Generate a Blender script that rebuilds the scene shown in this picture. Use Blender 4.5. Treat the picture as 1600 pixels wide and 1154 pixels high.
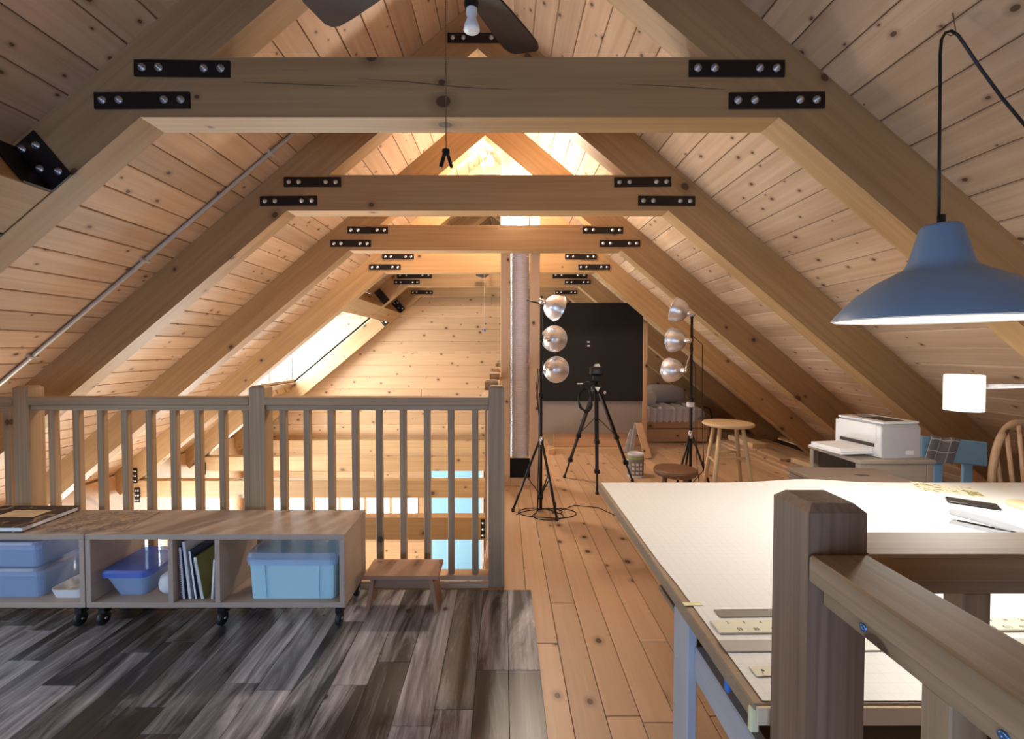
import bpy, math, random
from mathutils import Matrix, Vector, Euler

for o in list(bpy.data.objects):
    bpy.data.objects.remove(o)
scene = bpy.context.scene
COL = scene.collection

# ------------------------------------------------------------------ camera
F, PX, HOR, H = 700.0, 788.0, 545.0, 1.36
TH = math.radians(1.4)
PPY = HOR + F * math.tan(TH)
cd = bpy.data.cameras.new('camera')
cam = bpy.data.objects.new('camera', cd)
COL.objects.link(cam)
cd.sensor_fit = 'HORIZONTAL'
cd.sensor_width = 36
cd.lens = F * 36 / 1600
cd.shift_x = (800 - PX) / 1600
cd.shift_y = -(577 - PPY) / 1600
cd.clip_start = 0.05
cam.location = (0, 0, H)
cam.rotation_euler = (math.pi / 2 - TH, 0, 0)
scene.camera = cam

# ------------------------------------------------------------------ light
scene.view_settings.view_transform = 'Standard'
scene.view_settings.look = 'None'
scene.view_settings.gamma = 1
scene.view_settings.use_curve_mapping = False
scene.view_settings.exposure = 1.0

world = bpy.data.worlds.new('sky')
scene.world = world
world.use_nodes = True
bg = world.node_tree.nodes['Background']
bg.inputs[0].default_value = (0.62, 0.80, 1.0, 1)
bg.inputs[1].default_value = 1.6


def add_light(name, kind, loc, energy, color=(1, 1, 1), size=None, size_y=None, rot=None, portal=False):
    l = bpy.data.lights.new(name, kind)
    l.energy = energy
    l.color = color
    if kind == 'AREA':
        l.shape = 'RECTANGLE'
        l.size = size
        l.size_y = size_y or size
        if portal:
            l.cycles.is_portal = True
    elif size:
        l.shadow_soft_size = size
    o = bpy.data.objects.new(name, l)
    COL.objects.link(o)
    o.location = loc
    if rot:
        o.rotation_euler = rot
    return o


DAY = (0.62, 0.80, 1.0)
R90 = math.pi / 2
# daylight entering by the windows (each light stands in its window opening)
add_light('daylight_added_window_behind', 'AREA', (-0.9, -2.12, 0.63), 25, (0.36, 0.52, 1.0), 2.4, 0.8, (R90, 0, 0))  # cool fill from a window added behind the viewer
add_light('daylight_added_dormer_near', 'AREA', (-3.84, 0.6, 1.3), 14, (0.9, 0.92, 1.0), 0.85, 2.2, (0, -R90, 0))  # near dormer window is out of view, added as a source
add_light('daylight_dormer_far', 'AREA', (-3.84, 6.78, 1.3), 105, (0.85, 0.93, 1.0), 0.85, 2.1, (0, -R90, 0))
add_light('daylight_window_lower_far', 'AREA', (-3.0, 8.34, -1.55), 170, (0.85, 0.95, 1.0), 2.7, 0.8, (-R90, 0, 0))
add_light('daylight_added_lower_side', 'AREA', (-4.88, 4.4, -1.5), 270, (1.0, 0.92, 0.88), 0.95, 3.4, (0, -R90, 0))  # side window added to bring daylight into the lower storey


# ------------------------------------------------------------------ pixel helpers (a pixel only gives a direction)
def _dir(px, py):
    xc = (px - PX) / F
    yc = (PPY - py) / F
    return Vector((xc, yc * math.sin(TH) + math.cos(TH), yc * math.cos(TH) - math.sin(TH)))


def P(px, py, y):
    d = _dir(px, py)
    return Vector((0, 0, H)) + d * (y / d.y)


def PZ(px, py, z):
    d = _dir(px, py)
    return Vector((0, 0, H)) + d * ((z - H) / d.z)


# ------------------------------------------------------------------ materials
MATS = {}


def nodes_of(name):
    m = bpy.data.materials.new(name)
    m.use_nodes = True
    nt = m.node_tree
    return m, nt, nt.nodes['Principled BSDF']


def plain(name, col, rough=0.5, metal=0.0, emit=None, estr=0, trans=0, noise=0.0, nscale=20, coat=0, alpha=None):
    m, nt, b = nodes_of(name)
    b.inputs['Base Color'].default_value = (*col, 1)
    b.inputs['Roughness'].default_value = rough
    b.inputs['Metallic'].default_value = metal
    if trans:
        b.inputs['Transmission Weight'].default_value = trans
    if emit:
        b.inputs['Emission Color'].default_value = (*emit, 1)
        b.inputs['Emission Strength'].default_value = estr
    if coat:
        b.inputs['Coat Weight'].default_value = coat
    if noise:
        tc = nt.nodes.new('ShaderNodeTexCoord')
        n = nt.nodes.new('ShaderNodeTexNoise')
        n.inputs['Scale'].default_value = nscale
        n.inputs['Detail'].default_value = 4
        nt.links.new(tc.outputs['Object'], n.inputs['Vector'])
        r = nt.nodes.new('ShaderNodeMapRange')
        r.inputs[3].default_value = 1 - noise
        r.inputs[4].default_value = 1 + noise
        nt.links.new(n.outputs[0], r.inputs[0])
        mx = nt.nodes.new('ShaderNodeMix')
        mx.data_type = 'RGBA'
        mx.blend_type = 'MULTIPLY'
        mx.inputs[0].default_value = 1
        mx.inputs[6].default_value = (*col, 1)
        nt.links.new(r.outputs[0], mx.inputs[7])
        nt.links.new(mx.outputs[2], b.inputs['Base Color'])
    MATS[name] = m
    return m


def wood(name, light, dark, knotcol=(0.10, 0.045, 0.02), knots=0.55, kscale=5.0, krad=0.085, grain=0.5, rough=0.55,
         tone=0.16, gx=1.3, gy=34, rings=0.35, huevar=0.0, white=None, whiteamt=0.0):
    """Timber whose length runs along the object's own X axis; every piece gets its own cut of the grain."""
    m, nt, b = nodes_of(name)
    N, L = nt.nodes.new, nt.links.new
    tc = N('ShaderNodeTexCoord')
    oi = N('ShaderNodeObjectInfo')
    off = N('ShaderNodeVectorMath'); off.operation = 'SCALE'
    comb = N('ShaderNodeCombineXYZ')
    comb.inputs[0].default_value = 53.0
    comb.inputs[1].default_value = 31.0
    comb.inputs[2].default_value = 17.0
    L(comb.outputs[0], off.inputs[0]); L(oi.outputs['Random'], off.inputs['Scale'])
    add = N('ShaderNodeVectorMath'); add.operation = 'ADD'
    L(tc.outputs['Object'], add.inputs[0]); L(off.outputs[0], add.inputs[1])
    # grain
    sc = N('ShaderNodeVectorMath'); sc.operation = 'MULTIPLY'
    sc.inputs[1].default_value = (gx, gy, gy)
    L(add.outputs[0], sc.inputs[0])
    n1 = N('ShaderNodeTexNoise')
    n1.inputs['Scale'].default_value = 1.0
    n1.inputs['Detail'].default_value = 5
    n1.inputs['Distortion'].default_value = 0.6
    L(sc.outputs[0], n1.inputs['Vector'])
    # broad growth rings
    sc2 = N('ShaderNodeVectorMath'); sc2.operation = 'MULTIPLY'
    sc2.inputs[1].default_value = (0.9, 7.0, 7.0)
    L(add.outputs[0], sc2.inputs[0])
    n2 = N('ShaderNodeTexNoise')
    n2.inputs['Scale'].default_value = 1.0
    n2.inputs['Detail'].default_value = 2
    L(sc2.outputs[0], n2.inputs['Vector'])
    mul = N('ShaderNodeMath'); mul.operation = 'MULTIPLY'; mul.inputs[1].default_value = 16.0
    L(n2.outputs[0], mul.inputs[0])
    sn = N('ShaderNodeMath'); sn.operation = 'SINE'
    L(mul.outputs[0], sn.inputs[0])
    rg = N('ShaderNodeMapRange')
    rg.inputs[1].default_value = -1; rg.inputs[2].default_value = 1
    L(sn.outputs[0], rg.inputs[0])
    gm = N('ShaderNodeMapRange')
    gm.inputs[1].default_value = 0.33; gm.inputs[2].default_value = 0.68
    L(n1.outputs[0], gm.inputs[0])
    gsum = N('ShaderNodeMix'); gsum.inputs[0].default_value = rings
    L(gm.outputs[0], gsum.inputs[2]); L(rg.outputs[0], gsum.inputs[3])
    gf = N('ShaderNodeMath'); gf.operation = 'MULTIPLY'; gf.inputs[1].default_value = grain
    L(gsum.outputs[0], gf.inputs[0])
    base = N('ShaderNodeMix'); base.data_type = 'RGBA'
    base.inputs[6].default_value = (*light, 1); base.inputs[7].default_value = (*dark, 1)
    L(gf.outputs[0], base.inputs[0])
    cur = base.outputs[2]
    if white:
        sc3 = N('ShaderNodeVectorMath'); sc3.operation = 'MULTIPLY'
        sc3.inputs[1].default_value = (1.5, 9.0, 9.0)
        L(add.outputs[0], sc3.inputs[0])
        n3 = N('ShaderNodeTexNoise'); n3.inputs['Scale'].default_value = 1.0
        n3.inputs['Detail'].default_value = 7; n3.inputs['Roughness'].default_value = 0.68
        n3.inputs['Distortion'].default_value = 1.0
        L(sc3.outputs[0], n3.inputs['Vector'])
        # how weathered this plank is: its own number
        shift = N('ShaderNodeMapRange')
        shift.inputs[3].default_value = -0.13; shift.inputs[4].default_value = 0.16
        L(oi.outputs['Random'], shift.inputs[0])
        s_ = N('ShaderNodeMath'); s_.operation = 'ADD'
        L(n3.outputs[0], s_.inputs[0]); L(shift.outputs[0], s_.inputs[1])
        wr = N('ShaderNodeMapRange')
        wr.inputs[1].default_value = 0.44; wr.inputs[2].default_value = 0.72
        L(s_.outputs[0], wr.inputs[0])
        inv = N('ShaderNodeMapRange'); inv.inputs[3].default_value = whiteamt; inv.inputs[4].default_value = whiteamt * 0.45
        L(gm.outputs[0], inv.inputs[0])
        wm = N('ShaderNodeMath'); wm.operation = 'MULTIPLY'
        L(wr.outputs[0], wm.inputs[0]); L(inv.outputs[0], wm.inputs[1])
        wmx = N('ShaderNodeMix'); wmx.data_type = 'RGBA'
        L(wm.outputs[0], wmx.inputs[0]); L(cur, wmx.inputs[6])
        wmx.inputs[7].default_value = (*white, 1)
        cur = wmx.outputs[2]
    # knots
    if knots > 0:
        sep = N('ShaderNodeSeparateXYZ'); L(add.outputs[0], sep.inputs[0])
        yz = N('ShaderNodeMath'); yz.operation = 'ADD'
        L(sep.outputs[1], yz.inputs[0]); L(sep.outputs[2], yz.inputs[1])
        x08 = N('ShaderNodeMath'); x08.operation = 'MULTIPLY'; x08.inputs[1].default_value = 0.8
        L(sep.outputs[0], x08.inputs[0])
        kc = N('ShaderNodeCombineXYZ'); L(x08.outputs[0], kc.inputs[0]); L(yz.outputs[0], kc.inputs[1])
        vo = N('ShaderNodeTexVoronoi'); vo.voronoi_dimensions = '2D'
        vo.inputs['Scale'].default_value = kscale
        L(kc.outputs[0], vo.inputs['Vector'])
        sc_ = N('ShaderNodeSeparateColor'); L(vo.outputs['Color'], sc_.inputs[0])
        keep = N('ShaderNodeMath'); keep.operation = 'LESS_THAN'; keep.inputs[1].default_value = knots
        L(sc_.outputs[0], keep.inputs[0])
        rad = N('ShaderNodeMapRange'); rad.inputs[3].default_value = krad * 0.35; rad.inputs[4].default_value = krad * 1.25
        L(sc_.outputs[1], rad.inputs[0])
        div = N('ShaderNodeMath'); div.operation = 'DIVIDE'
        L(vo.outputs['Distance'], div.inputs[0]); L(rad.outputs[0], div.inputs[1])
        core = N('ShaderNodeMapRange'); core.inputs[1].default_value = 1.15; core.inputs[2].default_value = 0.8
        L(div.outputs[0], core.inputs[0])
        halo = N('ShaderNodeMapRange'); halo.inputs[1].default_value = 2.6; halo.inputs[2].default_value = 1.0
        halo.inputs[3].default_value = 0; halo.inputs[4].default_value = 0.4
        L(div.outputs[0], halo.inputs[0])
        mxk = N('ShaderNodeMath'); mxk.operation = 'MAXIMUM'
        L(core.outputs[0], mxk.inputs[0]); L(halo.outputs[0], mxk.inputs[1])
        kf = N('ShaderNodeMath'); kf.operation = 'MULTIPLY'
        L(mxk.outputs[0], kf.inputs[0]); L(keep.outputs[0], kf.inputs[1])
        kmix = N('ShaderNodeMix'); kmix.data_type = 'RGBA'
        L(kf.outputs[0], kmix.inputs[0]); L(cur, kmix.inputs[6])
        kmix.inputs[7].default_value = (*knotcol, 1)
        cur = kmix.outputs[2]
    # own tone of each piece
    tr = N('ShaderNodeMapRange')
    tr.inputs[3].default_value = 1 - tone; tr.inputs[4].default_value = 1 + tone
    fr = N('ShaderNodeMath'); fr.operation = 'FRACT'
    m7 = N('ShaderNodeMath'); m7.operation = 'MULTIPLY'; m7.inputs[1].default_value = 7.31
    L(oi.outputs['Random'], m7.inputs[0]); L(m7.outputs[0], fr.inputs[0]); L(fr.outputs[0], tr.inputs[0])
    tm = N('ShaderNodeMix'); tm.data_type = 'RGBA'; tm.blend_type = 'MULTIPLY'; tm.inputs[0].default_value = 1
    L(cur, tm.inputs[6]); L(tr.outputs[0], tm.inputs[7])
    L(tm.outputs[2], b.inputs['Base Color'])
    b.inputs['Roughness'].default_value = rough
    bp = N('ShaderNodeBump'); bp.inputs['Strength'].default_value = 0.12; bp.inputs['Distance'].default_value = 0.004
    L(n1.outputs[0], bp.inputs['Height']); L(bp.outputs[0], b.inputs['Normal'])
    MATS[name] = m
    return m


PINE_C = wood('ceiling_pine', (0.57, 0.40, 0.27), (0.43, 0.275, 0.165), knots=0.5, kscale=7.5, krad=0.07, tone=0.15, grain=0.85, gx=1.0)
PINE_W = wood('wall_pine', (0.53, 0.33, 0.18), (0.40, 0.225, 0.11), knots=0.6, kscale=5.0, krad=0.075, tone=0.16)
PINE_F = wood('floor_pine', (0.64, 0.43, 0.27), (0.49, 0.295, 0.155), knots=0.5, kscale=4.6, krad=0.075, rough=0.38, tone=0.12)
BEAM = wood('beam_timber', (0.45, 0.28, 0.13), (0.33, 0.19, 0.08), knots=0.32, kscale=3.6, krad=0.075, tone=0.08, rings=0.25, gy=40, gx=0.9, grain=0.85)
RAIL = wood('rail_timber', (0.45, 0.31, 0.18), (0.27, 0.175, 0.095), knots=0.35, kscale=3.6, krad=0.06, tone=0.1, gy=70, grain=0.95, gx=0.9, rings=0.25)
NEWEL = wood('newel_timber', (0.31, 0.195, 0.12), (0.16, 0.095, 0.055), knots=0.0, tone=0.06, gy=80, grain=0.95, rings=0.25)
SHELFW = wood('shelf_laminate', (0.46, 0.36, 0.29), (0.38, 0.29, 0.225), knots=0.0, tone=0.04, gy=90, rough=0.5, rings=0.05)
POSTP = wood('post_pine', (0.74, 0.54, 0.36), (0.62, 0.42, 0.26), knots=0.4, kscale=4.5, krad=0.06, tone=0.05)
STOOLW = wood('brown_stool_wood', (0.33, 0.18, 0.10), (0.20, 0.10, 0.05), knots=0.2, kscale=8, tone=0.1)
BIRCH = wood('birch_wood', (0.72, 0.53, 0.31), (0.60, 0.41, 0.22), knots=0.0, tone=0.06, rough=0.4)
GREYW = wood('grey_painted_wood', (0.50, 0.50, 0.52), (0.34, 0.34, 0.36), knots=0.0, tone=0.1, grain=0.5)
OLDW = wood('weathered_grey_wood', (0.40, 0.34, 0.28), (0.26, 0.21, 0.17), knots=0.3, kscale=7, tone=0.1)
PLY = wood('plywood_edge', (0.38, 0.27, 0.17), (0.22, 0.15, 0.09), knots=0.0, tone=0.05, gy=120)
VINYL = wood('weathered_vinyl', (0.085, 0.078, 0.07), (0.03, 0.027, 0.024), knots=0.25, kscale=5, krad=0.07, tone=0.3,
             knotcol=(0.04, 0.035, 0.03), white=(0.66, 0.63, 0.67), whiteamt=1.0, rough=0.32, grain=0.9, gy=50)
FANW = wood('walnut_blade', (0.062, 0.032, 0.02), (0.028, 0.015, 0.01), knots=0.0, tone=0.05, gy=60, rough=0.65)
ROOFB = plain('roof_backing', (0.10, 0.06, 0.035), 0.9, noise=0.2)
SUBF = plain('subfloor', (0.12, 0.075, 0.045), 0.9, noise=0.2)
STEEL = plain('black_steel_plate', (0.022, 0.016, 0.014), 0.5, 0.6, noise=0.3, nscale=60)
BOLT = plain('zinc_bolt', (0.55, 0.56, 0.58), 0.32, 0.9)
BLACK = plain('black_metal', (0.012, 0.012, 0.013), 0.35, 0.3)
BLACKM = plain('black_matt', (0.010, 0.0105, 0.011), 0.9, noise=0.2)
RUBBER = plain('black_rubber', (0.012, 0.012, 0.014), 0.45)
CHROME = plain('bright_metal', (0.82, 0.83, 0.85), 0.14, 1.0)
ALU = plain('spun_aluminium', (0.86, 0.87, 0.90), 0.33, 0.85, noise=0.12, nscale=14)
DUCTM = plain('galvanised_duct', (0.80, 0.81, 0.88), 0.42, 0.35, noise=0.1, nscale=30)
GREYC = plain('grey_conduit', (0.50, 0.48, 0.44), 0.5, 0.2)
WHITEP = plain('white_plastic', (0.80, 0.80, 0.81), 0.4)
STAPG = plain('stapler_grey', (0.52, 0.53, 0.56), 0.4)
PRINTS = plain('printer_side_plastic', (0.50, 0.50, 0.53), 0.5, noise=0.05, nscale=300)
PAPER = plain('paper', (0.85, 0.85, 0.86), 0.8)
WHITEPAINT = plain('white_paint', (0.75, 0.75, 0.75), 0.5)
BLUEDOOR = plain('pale_blue_paint', (0.33, 0.68, 0.97), 0.5, noise=0.03)
BLUEP = plain('blue_chair_paint', (0.24, 0.44, 0.66), 0.5, noise=0.1, nscale=12)
LAMPBLUE = plain('slate_blue_enamel', (0.17, 0.275, 0.43), 0.45, noise=0.04, nscale=200)
LAMPIN = plain('white_enamel', (0.85, 0.85, 0.82), 0.5)
BULB = plain('lit_bulb', (1, 1, 1), 0.4, emit=(1.0, 0.93, 0.78), estr=14)
OFFBULB = plain('unlit_frosted_bulb', (0.8, 0.8, 0.8), 0.3)
SHADEW = plain('lit_white_shade', (0.85, 0.83, 0.78), 0.6, emit=(1.0, 0.95, 0.82), estr=0.35)
GREYCLOTH = plain('grey_backdrop_cloth', (0.30, 0.28, 0.265), 0.95, noise=0.06, nscale=60)
LINEN = plain('white_linen', (0.62, 0.60, 0.66), 0.9, noise=0.05, nscale=15)
LINENG = plain('grey_linen', (0.40, 0.37, 0.37), 0.9, noise=0.06, nscale=15)
PURPLE = plain('purple_grey_fabric', (0.17, 0.15, 0.24), 0.95, noise=0.2, nscale=30)
DARKBAG = plain('dark_bag_fabric', (0.02, 0.02, 0.028), 0.85, noise=0.2)
PINK = plain('pink_trim', (0.65, 0.10, 0.40), 0.6)
BLUEPL = plain('blue_plastic', (0.06, 0.20, 0.62), 0.35)
YELLOWT = plain('pale_yellow_tape', (0.80, 0.74, 0.42), 0.6)
IVORY = plain('ivory_scale', (0.78, 0.74, 0.58), 0.5)
RULERM = plain('grey_steel_rule', (0.40, 0.39, 0.36), 0.35, 0.6)
INK = plain('dark_ink', (0.05, 0.045, 0.04), 0.7)
TAN = plain('tan_card', (0.75, 0.58, 0.36), 0.7)
OLIVE = plain('olive_card', (0.22, 0.20, 0.055), 0.7, noise=0.2, nscale=20)
COVER = plain('dark_blue_cover', (0.03, 0.05, 0.12), 0.5)
RED = plain('faded_red_band', (0.55, 0.16, 0.10), 0.6)
LEATHER = plain('brown_leather', (0.19, 0.09, 0.045), 0.38, noise=0.3, nscale=40)
CANLAB = plain('grey_green_label', (0.20, 0.22, 0.20), 0.5, noise=0.2)
CANTOP = plain('olive_label', (0.35, 0.40, 0.16), 0.5)
CARDB = plain('brown_cardboard', (0.20, 0.145, 0.11), 0.8, noise=0.1)
SCREWB = plain('blue_zinc_screw', (0.15, 0.30, 0.60), 0.3, 0.8)


def glass_mat(name, tint=(1, 1, 1), gloss=0.12):
    m = bpy.data.materials.new(name); m.use_nodes = True
    nt = m.node_tree; nt.nodes.clear()
    out = nt.nodes.new('ShaderNodeOutputMaterial')
    tr = nt.nodes.new('ShaderNodeBsdfTransparent'); tr.inputs[0].default_value = (*tint, 1)
    gl = nt.nodes.new('ShaderNodeBsdfGlossy'); gl.inputs['Roughness'].default_value = 0.03
    mx = nt.nodes.new('ShaderNodeMixShader'); mx.inputs[0].default_value = gloss
    nt.links.new(tr.outputs[0], mx.inputs[1]); nt.links.new(gl.outputs[0], mx.inputs[2])
    nt.links.new(mx.outputs[0], out.inputs[0])
    MATS[name] = m
    return m


def haze_plastic(name, col, see=0.45, rough=0.2):
    """Milky storage-box plastic: part clear, part diffusing."""
    m = bpy.data.materials.new(name); m.use_nodes = True
    nt = m.node_tree; nt.nodes.clear()
    out = nt.nodes.new('ShaderNodeOutputMaterial')
    tr = nt.nodes.new('ShaderNodeBsdfTransparent'); tr.inputs[0].default_value = (0.92, 0.96, 1, 1)
    df = nt.nodes.new('ShaderNodeBsdfPrincipled'); df.inputs['Base Color'].default_value = (*col, 1)
    df.inputs['Roughness'].default_value = rough
    mx = nt.nodes.new('ShaderNodeMixShader'); mx.inputs[0].default_value = see
    nt.links.new(df.outputs[0], mx.inputs[1]); nt.links.new(tr.outputs[0], mx.inputs[2])
    nt.links.new(mx.outputs[0], out.inputs[0])
    MATS[name] = m
    return m


GLASS = glass_mat('window_glass', (0.95, 1, 1), 0.06)
CLEAR = haze_plastic('clear_blue_plastic', (0.58, 0.90, 1.0), 0.22)
CLEARL = haze_plastic('clear_plastic_lid', (0.55, 0.66, 0.92), 0.58)
CLEARG = haze_plastic('clear_grey_plastic', (0.42, 0.58, 0.84), 0.45)
LIDB = haze_plastic('blue_plastic_lid', (0.08, 0.18, 0.75), 0.40)


def grid_paper():
    m, nt, b = nodes_of('faint_grid_paper')
    N, L = nt.nodes.new, nt.links.new
    tc = N('ShaderNodeTexCoord'); sep = N('ShaderNodeSeparateXYZ'); L(tc.outputs['Object'], sep.inputs[0])
    outs = []
    for ax in (0, 1):
        ml = N('ShaderNodeMath'); ml.operation = 'MULTIPLY'; ml.inputs[1].default_value = 1 / 0.0254
        L(sep.outputs[ax], ml.inputs[0])
        fr = N('ShaderNodeMath'); fr.operation = 'FRACT'; L(ml.outputs[0], fr.inputs[0])
        lt = N('ShaderNodeMath'); lt.operation = 'LESS_THAN'; lt.inputs[1].default_value = 0.045
        L(fr.outputs[0], lt.inputs[0]); outs.append(lt)
    mx = N('ShaderNodeMath'); mx.operation = 'MAXIMUM'
    L(outs[0].outputs[0], mx.inputs[0]); L(outs[1].outputs[0], mx.inputs[1])
    f = N('ShaderNodeMath'); f.operation = 'MULTIPLY'; f.inputs[1].default_value = 0.35; L(mx.outputs[0], f.inputs[0])
    c = N('ShaderNodeMix'); c.data_type = 'RGBA'
    c.inputs[6].default_value = (0.82, 0.82, 0.80, 1); c.inputs[7].default_value = (0.55, 0.57, 0.58, 1)
    L(f.outputs[0], c.inputs[0]); L(c.outputs[2], b.inputs['Base Color'])
    b.inputs['Roughness'].default_value = 0.45
    return m


GRID = grid_paper()


def print_mat(name, base, ink, scale, lo=0.5, hi=0.56):
    m, nt, b = nodes_of(name)
    N, L = nt.nodes.new, nt.links.new
    tc = N('ShaderNodeTexCoord')
    n = N('ShaderNodeTexNoise'); n.inputs['Scale'].default_value = scale; n.inputs['Detail'].default_value = 5
    n.inputs['Distortion'].default_value = 1.5
    L(tc.outputs['Object'], n.inputs['Vector'])
    r = N('ShaderNodeMapRange'); r.inputs[1].default_value = lo; r.inputs[2].default_value = hi
    L(n.outputs[0], r.inputs[0])
    c = N('ShaderNodeMix'); c.data_type = 'RGBA'
    c.inputs[6].default_value = (*base, 1); c.inputs[7].default_value = (*ink, 1)
    L(r.outputs[0], c.inputs[0]); L(c.outputs[2], b.inputs['Base Color'])
    b.inputs['Roughness'].default_value = 0.6
    MATS[name] = m
    return m


def plaid_mat():
    m, nt, b = nodes_of('grey_plaid_wool')
    N, L = nt.nodes.new, nt.links.new
    tc = N('ShaderNodeTexCoord'); sep = N('ShaderNodeSeparateXYZ'); L(tc.outputs['UV'], sep.inputs[0])
    outs = []
    for ax in (0, 1):
        ml = N('ShaderNodeMath'); ml.operation = 'MULTIPLY'; ml.inputs[1].default_value = 3.0 if ax == 0 else 4.0
        L(sep.outputs[ax], ml.inputs[0])
        fr = N('ShaderNodeMath'); fr.operation = 'FRACT'; L(ml.outputs[0], fr.inputs[0])
        lt = N('ShaderNodeMath'); lt.operation = 'LESS_THAN'; lt.inputs[1].default_value = 0.07
        L(fr.outputs[0], lt.inputs[0]); outs.append(lt)
    mx = N('ShaderNodeMath'); mx.operation = 'MAXIMUM'
    L(outs[0].outputs[0], mx.inputs[0]); L(outs[1].outputs[0], mx.inputs[1])
    c = N('ShaderNodeMix'); c.data_type = 'RGBA'
    c.inputs[6].default_value = (0.20, 0.20, 0.215, 1); c.inputs[7].default_value = (0.6, 0.6, 0.62, 1)
    L(mx.outputs[0], c.inputs[0]); L(c.outputs[2], b.inputs['Base Color'])
    b.inputs['Roughness'].default_value = 0.95
    return m


PLAID = plaid_mat()
PICT = print_mat('faded_print', (0.42, 0.31, 0.22), (0.22, 0.17, 0.15), 24, .45, .6)
DRAW = print_mat('botanical_print', (0.80, 0.76, 0.60), (0.30, 0.26, 0.08), 26, 0.52, 0.55)
BOOKC = print_mat('dark_book_cover', (0.05, 0.03, 0.025), (0.35, 0.25, 0.16), 9, 0.58, 0.62)

# ------------------------------------------------------------------ object helpers
ROOTM = {}   # matrix of an object in its root's space


def tag(o, label=None, cat=None, group=None, kind=None):
    if label: o['label'] = label
    if cat: o['category'] = cat
    if group: o['group'] = group
    if kind: o['kind'] = kind
    return o


def link(name, mesh, parent=None, M=None, label=None):
    """M is in the root thing's space (or world when there is no parent)."""
    o = bpy.data.objects.new(name, mesh)
    COL.objects.link(o)
    M = M.copy() if M is not None else Matrix.Identity(4)
    if parent is None:
        o.matrix_world = M
        ROOTM[o] = Matrix.Identity(4)
    else:
        o.parent = parent
        o.matrix_local = ROOTM[parent].inverted() @ M
        ROOTM[o] = M
    if label: o['label'] = label
    return o


def thing(name, label, cat, loc=(0, 0, 0), rz=0, group=None, kind=None):
    o = bpy.data.objects.new(name, None)
    COL.objects.link(o)
    o.empty_display_size = 0.1
    o.location = loc
    o.rotation_euler = (0, 0, rz)
    ROOTM[o] = Matrix.Identity(4)
    tag(o, label, cat, group, kind)
    return o


def W(root, M):
    """World matrix -> root space, for an unrotated root."""
    return Matrix.Translation(-Vector(root.location)) @ M


def mesh_of(verts, faces, mat, smooth=False, name='mesh'):
    me = bpy.data.meshes.new(name)
    me.from_pydata([tuple(v) for v in verts], [], faces)
    if mat:
        for mm in (mat if isinstance(mat, (list, tuple)) else [mat]):
            me.materials.append(mm)
    if smooth:
        me.polygons.foreach_set('use_smooth', [True] * len(me.polygons))
    me.update()
    return me


CACHE = {}


def box_mesh(sx, sy, sz, mat, bev=0.003):
    key = (round(sx, 4), round(sy, 4), round(sz, 4), mat.name, bev)
    if key in CACHE: return CACHE[key]
    hx, hy, hz = sx / 2, sy / 2, sz / 2
    b = min(bev, hx * .45, hy * .45, hz * .45)
    if b <= 0:
        v = [(x, y, z) for x in (-hx, hx) for y in (-hy, hy) for z in (-hz, hz)]
        f = [(0, 1, 3, 2), (4, 6, 7, 5), (0, 4, 5, 1), (2, 3, 7, 6), (0, 2, 6, 4), (1, 5, 7, 3)]
        me = mesh_of(v, f, mat)
    else:
        import bmesh
        bm = bmesh.new()
        vs = []
        for x in (-1, 1):
            for y in (-1, 1):
                for z in (-1, 1):
                    vs += [bm.verts.new((x * (hx - b), y * (hy - b), z * hz)),
                           bm.verts.new((x * (hx - b), y * hy, z * (hz - b))),
                           bm.verts.new((x * hx, y * (hy - b), z * (hz - b)))]
        bmesh.ops.convex_hull(bm, input=bm.verts)
        bmesh.ops.dissolve_limit(bm, angle_limit=0.01, verts=bm.verts, edges=bm.edges)
        bmesh.ops.recalc_face_normals(bm, faces=bm.faces)
        me = bpy.data.meshes.new('box'); bm.to_mesh(me); bm.free()
        me.materials.append(mat)
    CACHE[key] = me
    return me


def axes(x, y, z, o):
    M = Matrix.Identity(4)
    for i, a in enumerate((x, y, z)):
        a = Vector(a)
        M[0][i], M[1][i], M[2][i] = a
    M[0][3], M[1][3], M[2][3] = Vector(o)
    return M


def box(name, lo, hi, mat, parent=None, bev=0.003, label=None, world=True, rot=None):
    """Axis-aligned block between two corners; its grain (local X) follows the longest side."""
    lo, hi = Vector(lo), Vector(hi)
    c = (lo + hi) / 2
    s = hi - lo
    k = max(range(3), key=lambda i: s[i])
    if k == 0:
        M = axes((1, 0, 0), (0, 1, 0), (0, 0, 1), c); d = (s.x, s.y, s.z)
    elif k == 1:
        M = axes((0, 1, 0), (-1, 0, 0), (0, 0, 1), c); d = (s.y, s.x, s.z)
    else:
        M = axes((0, 0, 1), (0, 1, 0), (-1, 0, 0), c); d = (s.z, s.y, s.x)
    if rot is not None:
        M = rot @ M
    me = box_mesh(*d, mat, bev)
    if parent is not None and world and rot is None:
        r = parent
        while r.parent: r = r.parent
        M = W(r, M)
    return link(name, me, parent, M, label)


def bar(name, a, b, w, t, mat, parent=None, bev=0.002, up=(0, 0, 1), label=None):
    """Rectangular bar from a to b (root space)."""
    a, b = Vector(a), Vector(b)
    x = (b - a).normalized()
    upv = Vector(up)
    if abs(x.dot(upv)) > 0.98: upv = Vector((0, 1, 0))
    y = upv.cross(x).normalized()
    z = x.cross(y)
    return link(name, box_mesh((b - a).length, w, t, mat, bev), parent, axes(x, y, z, (a + b) / 2), label)


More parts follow.
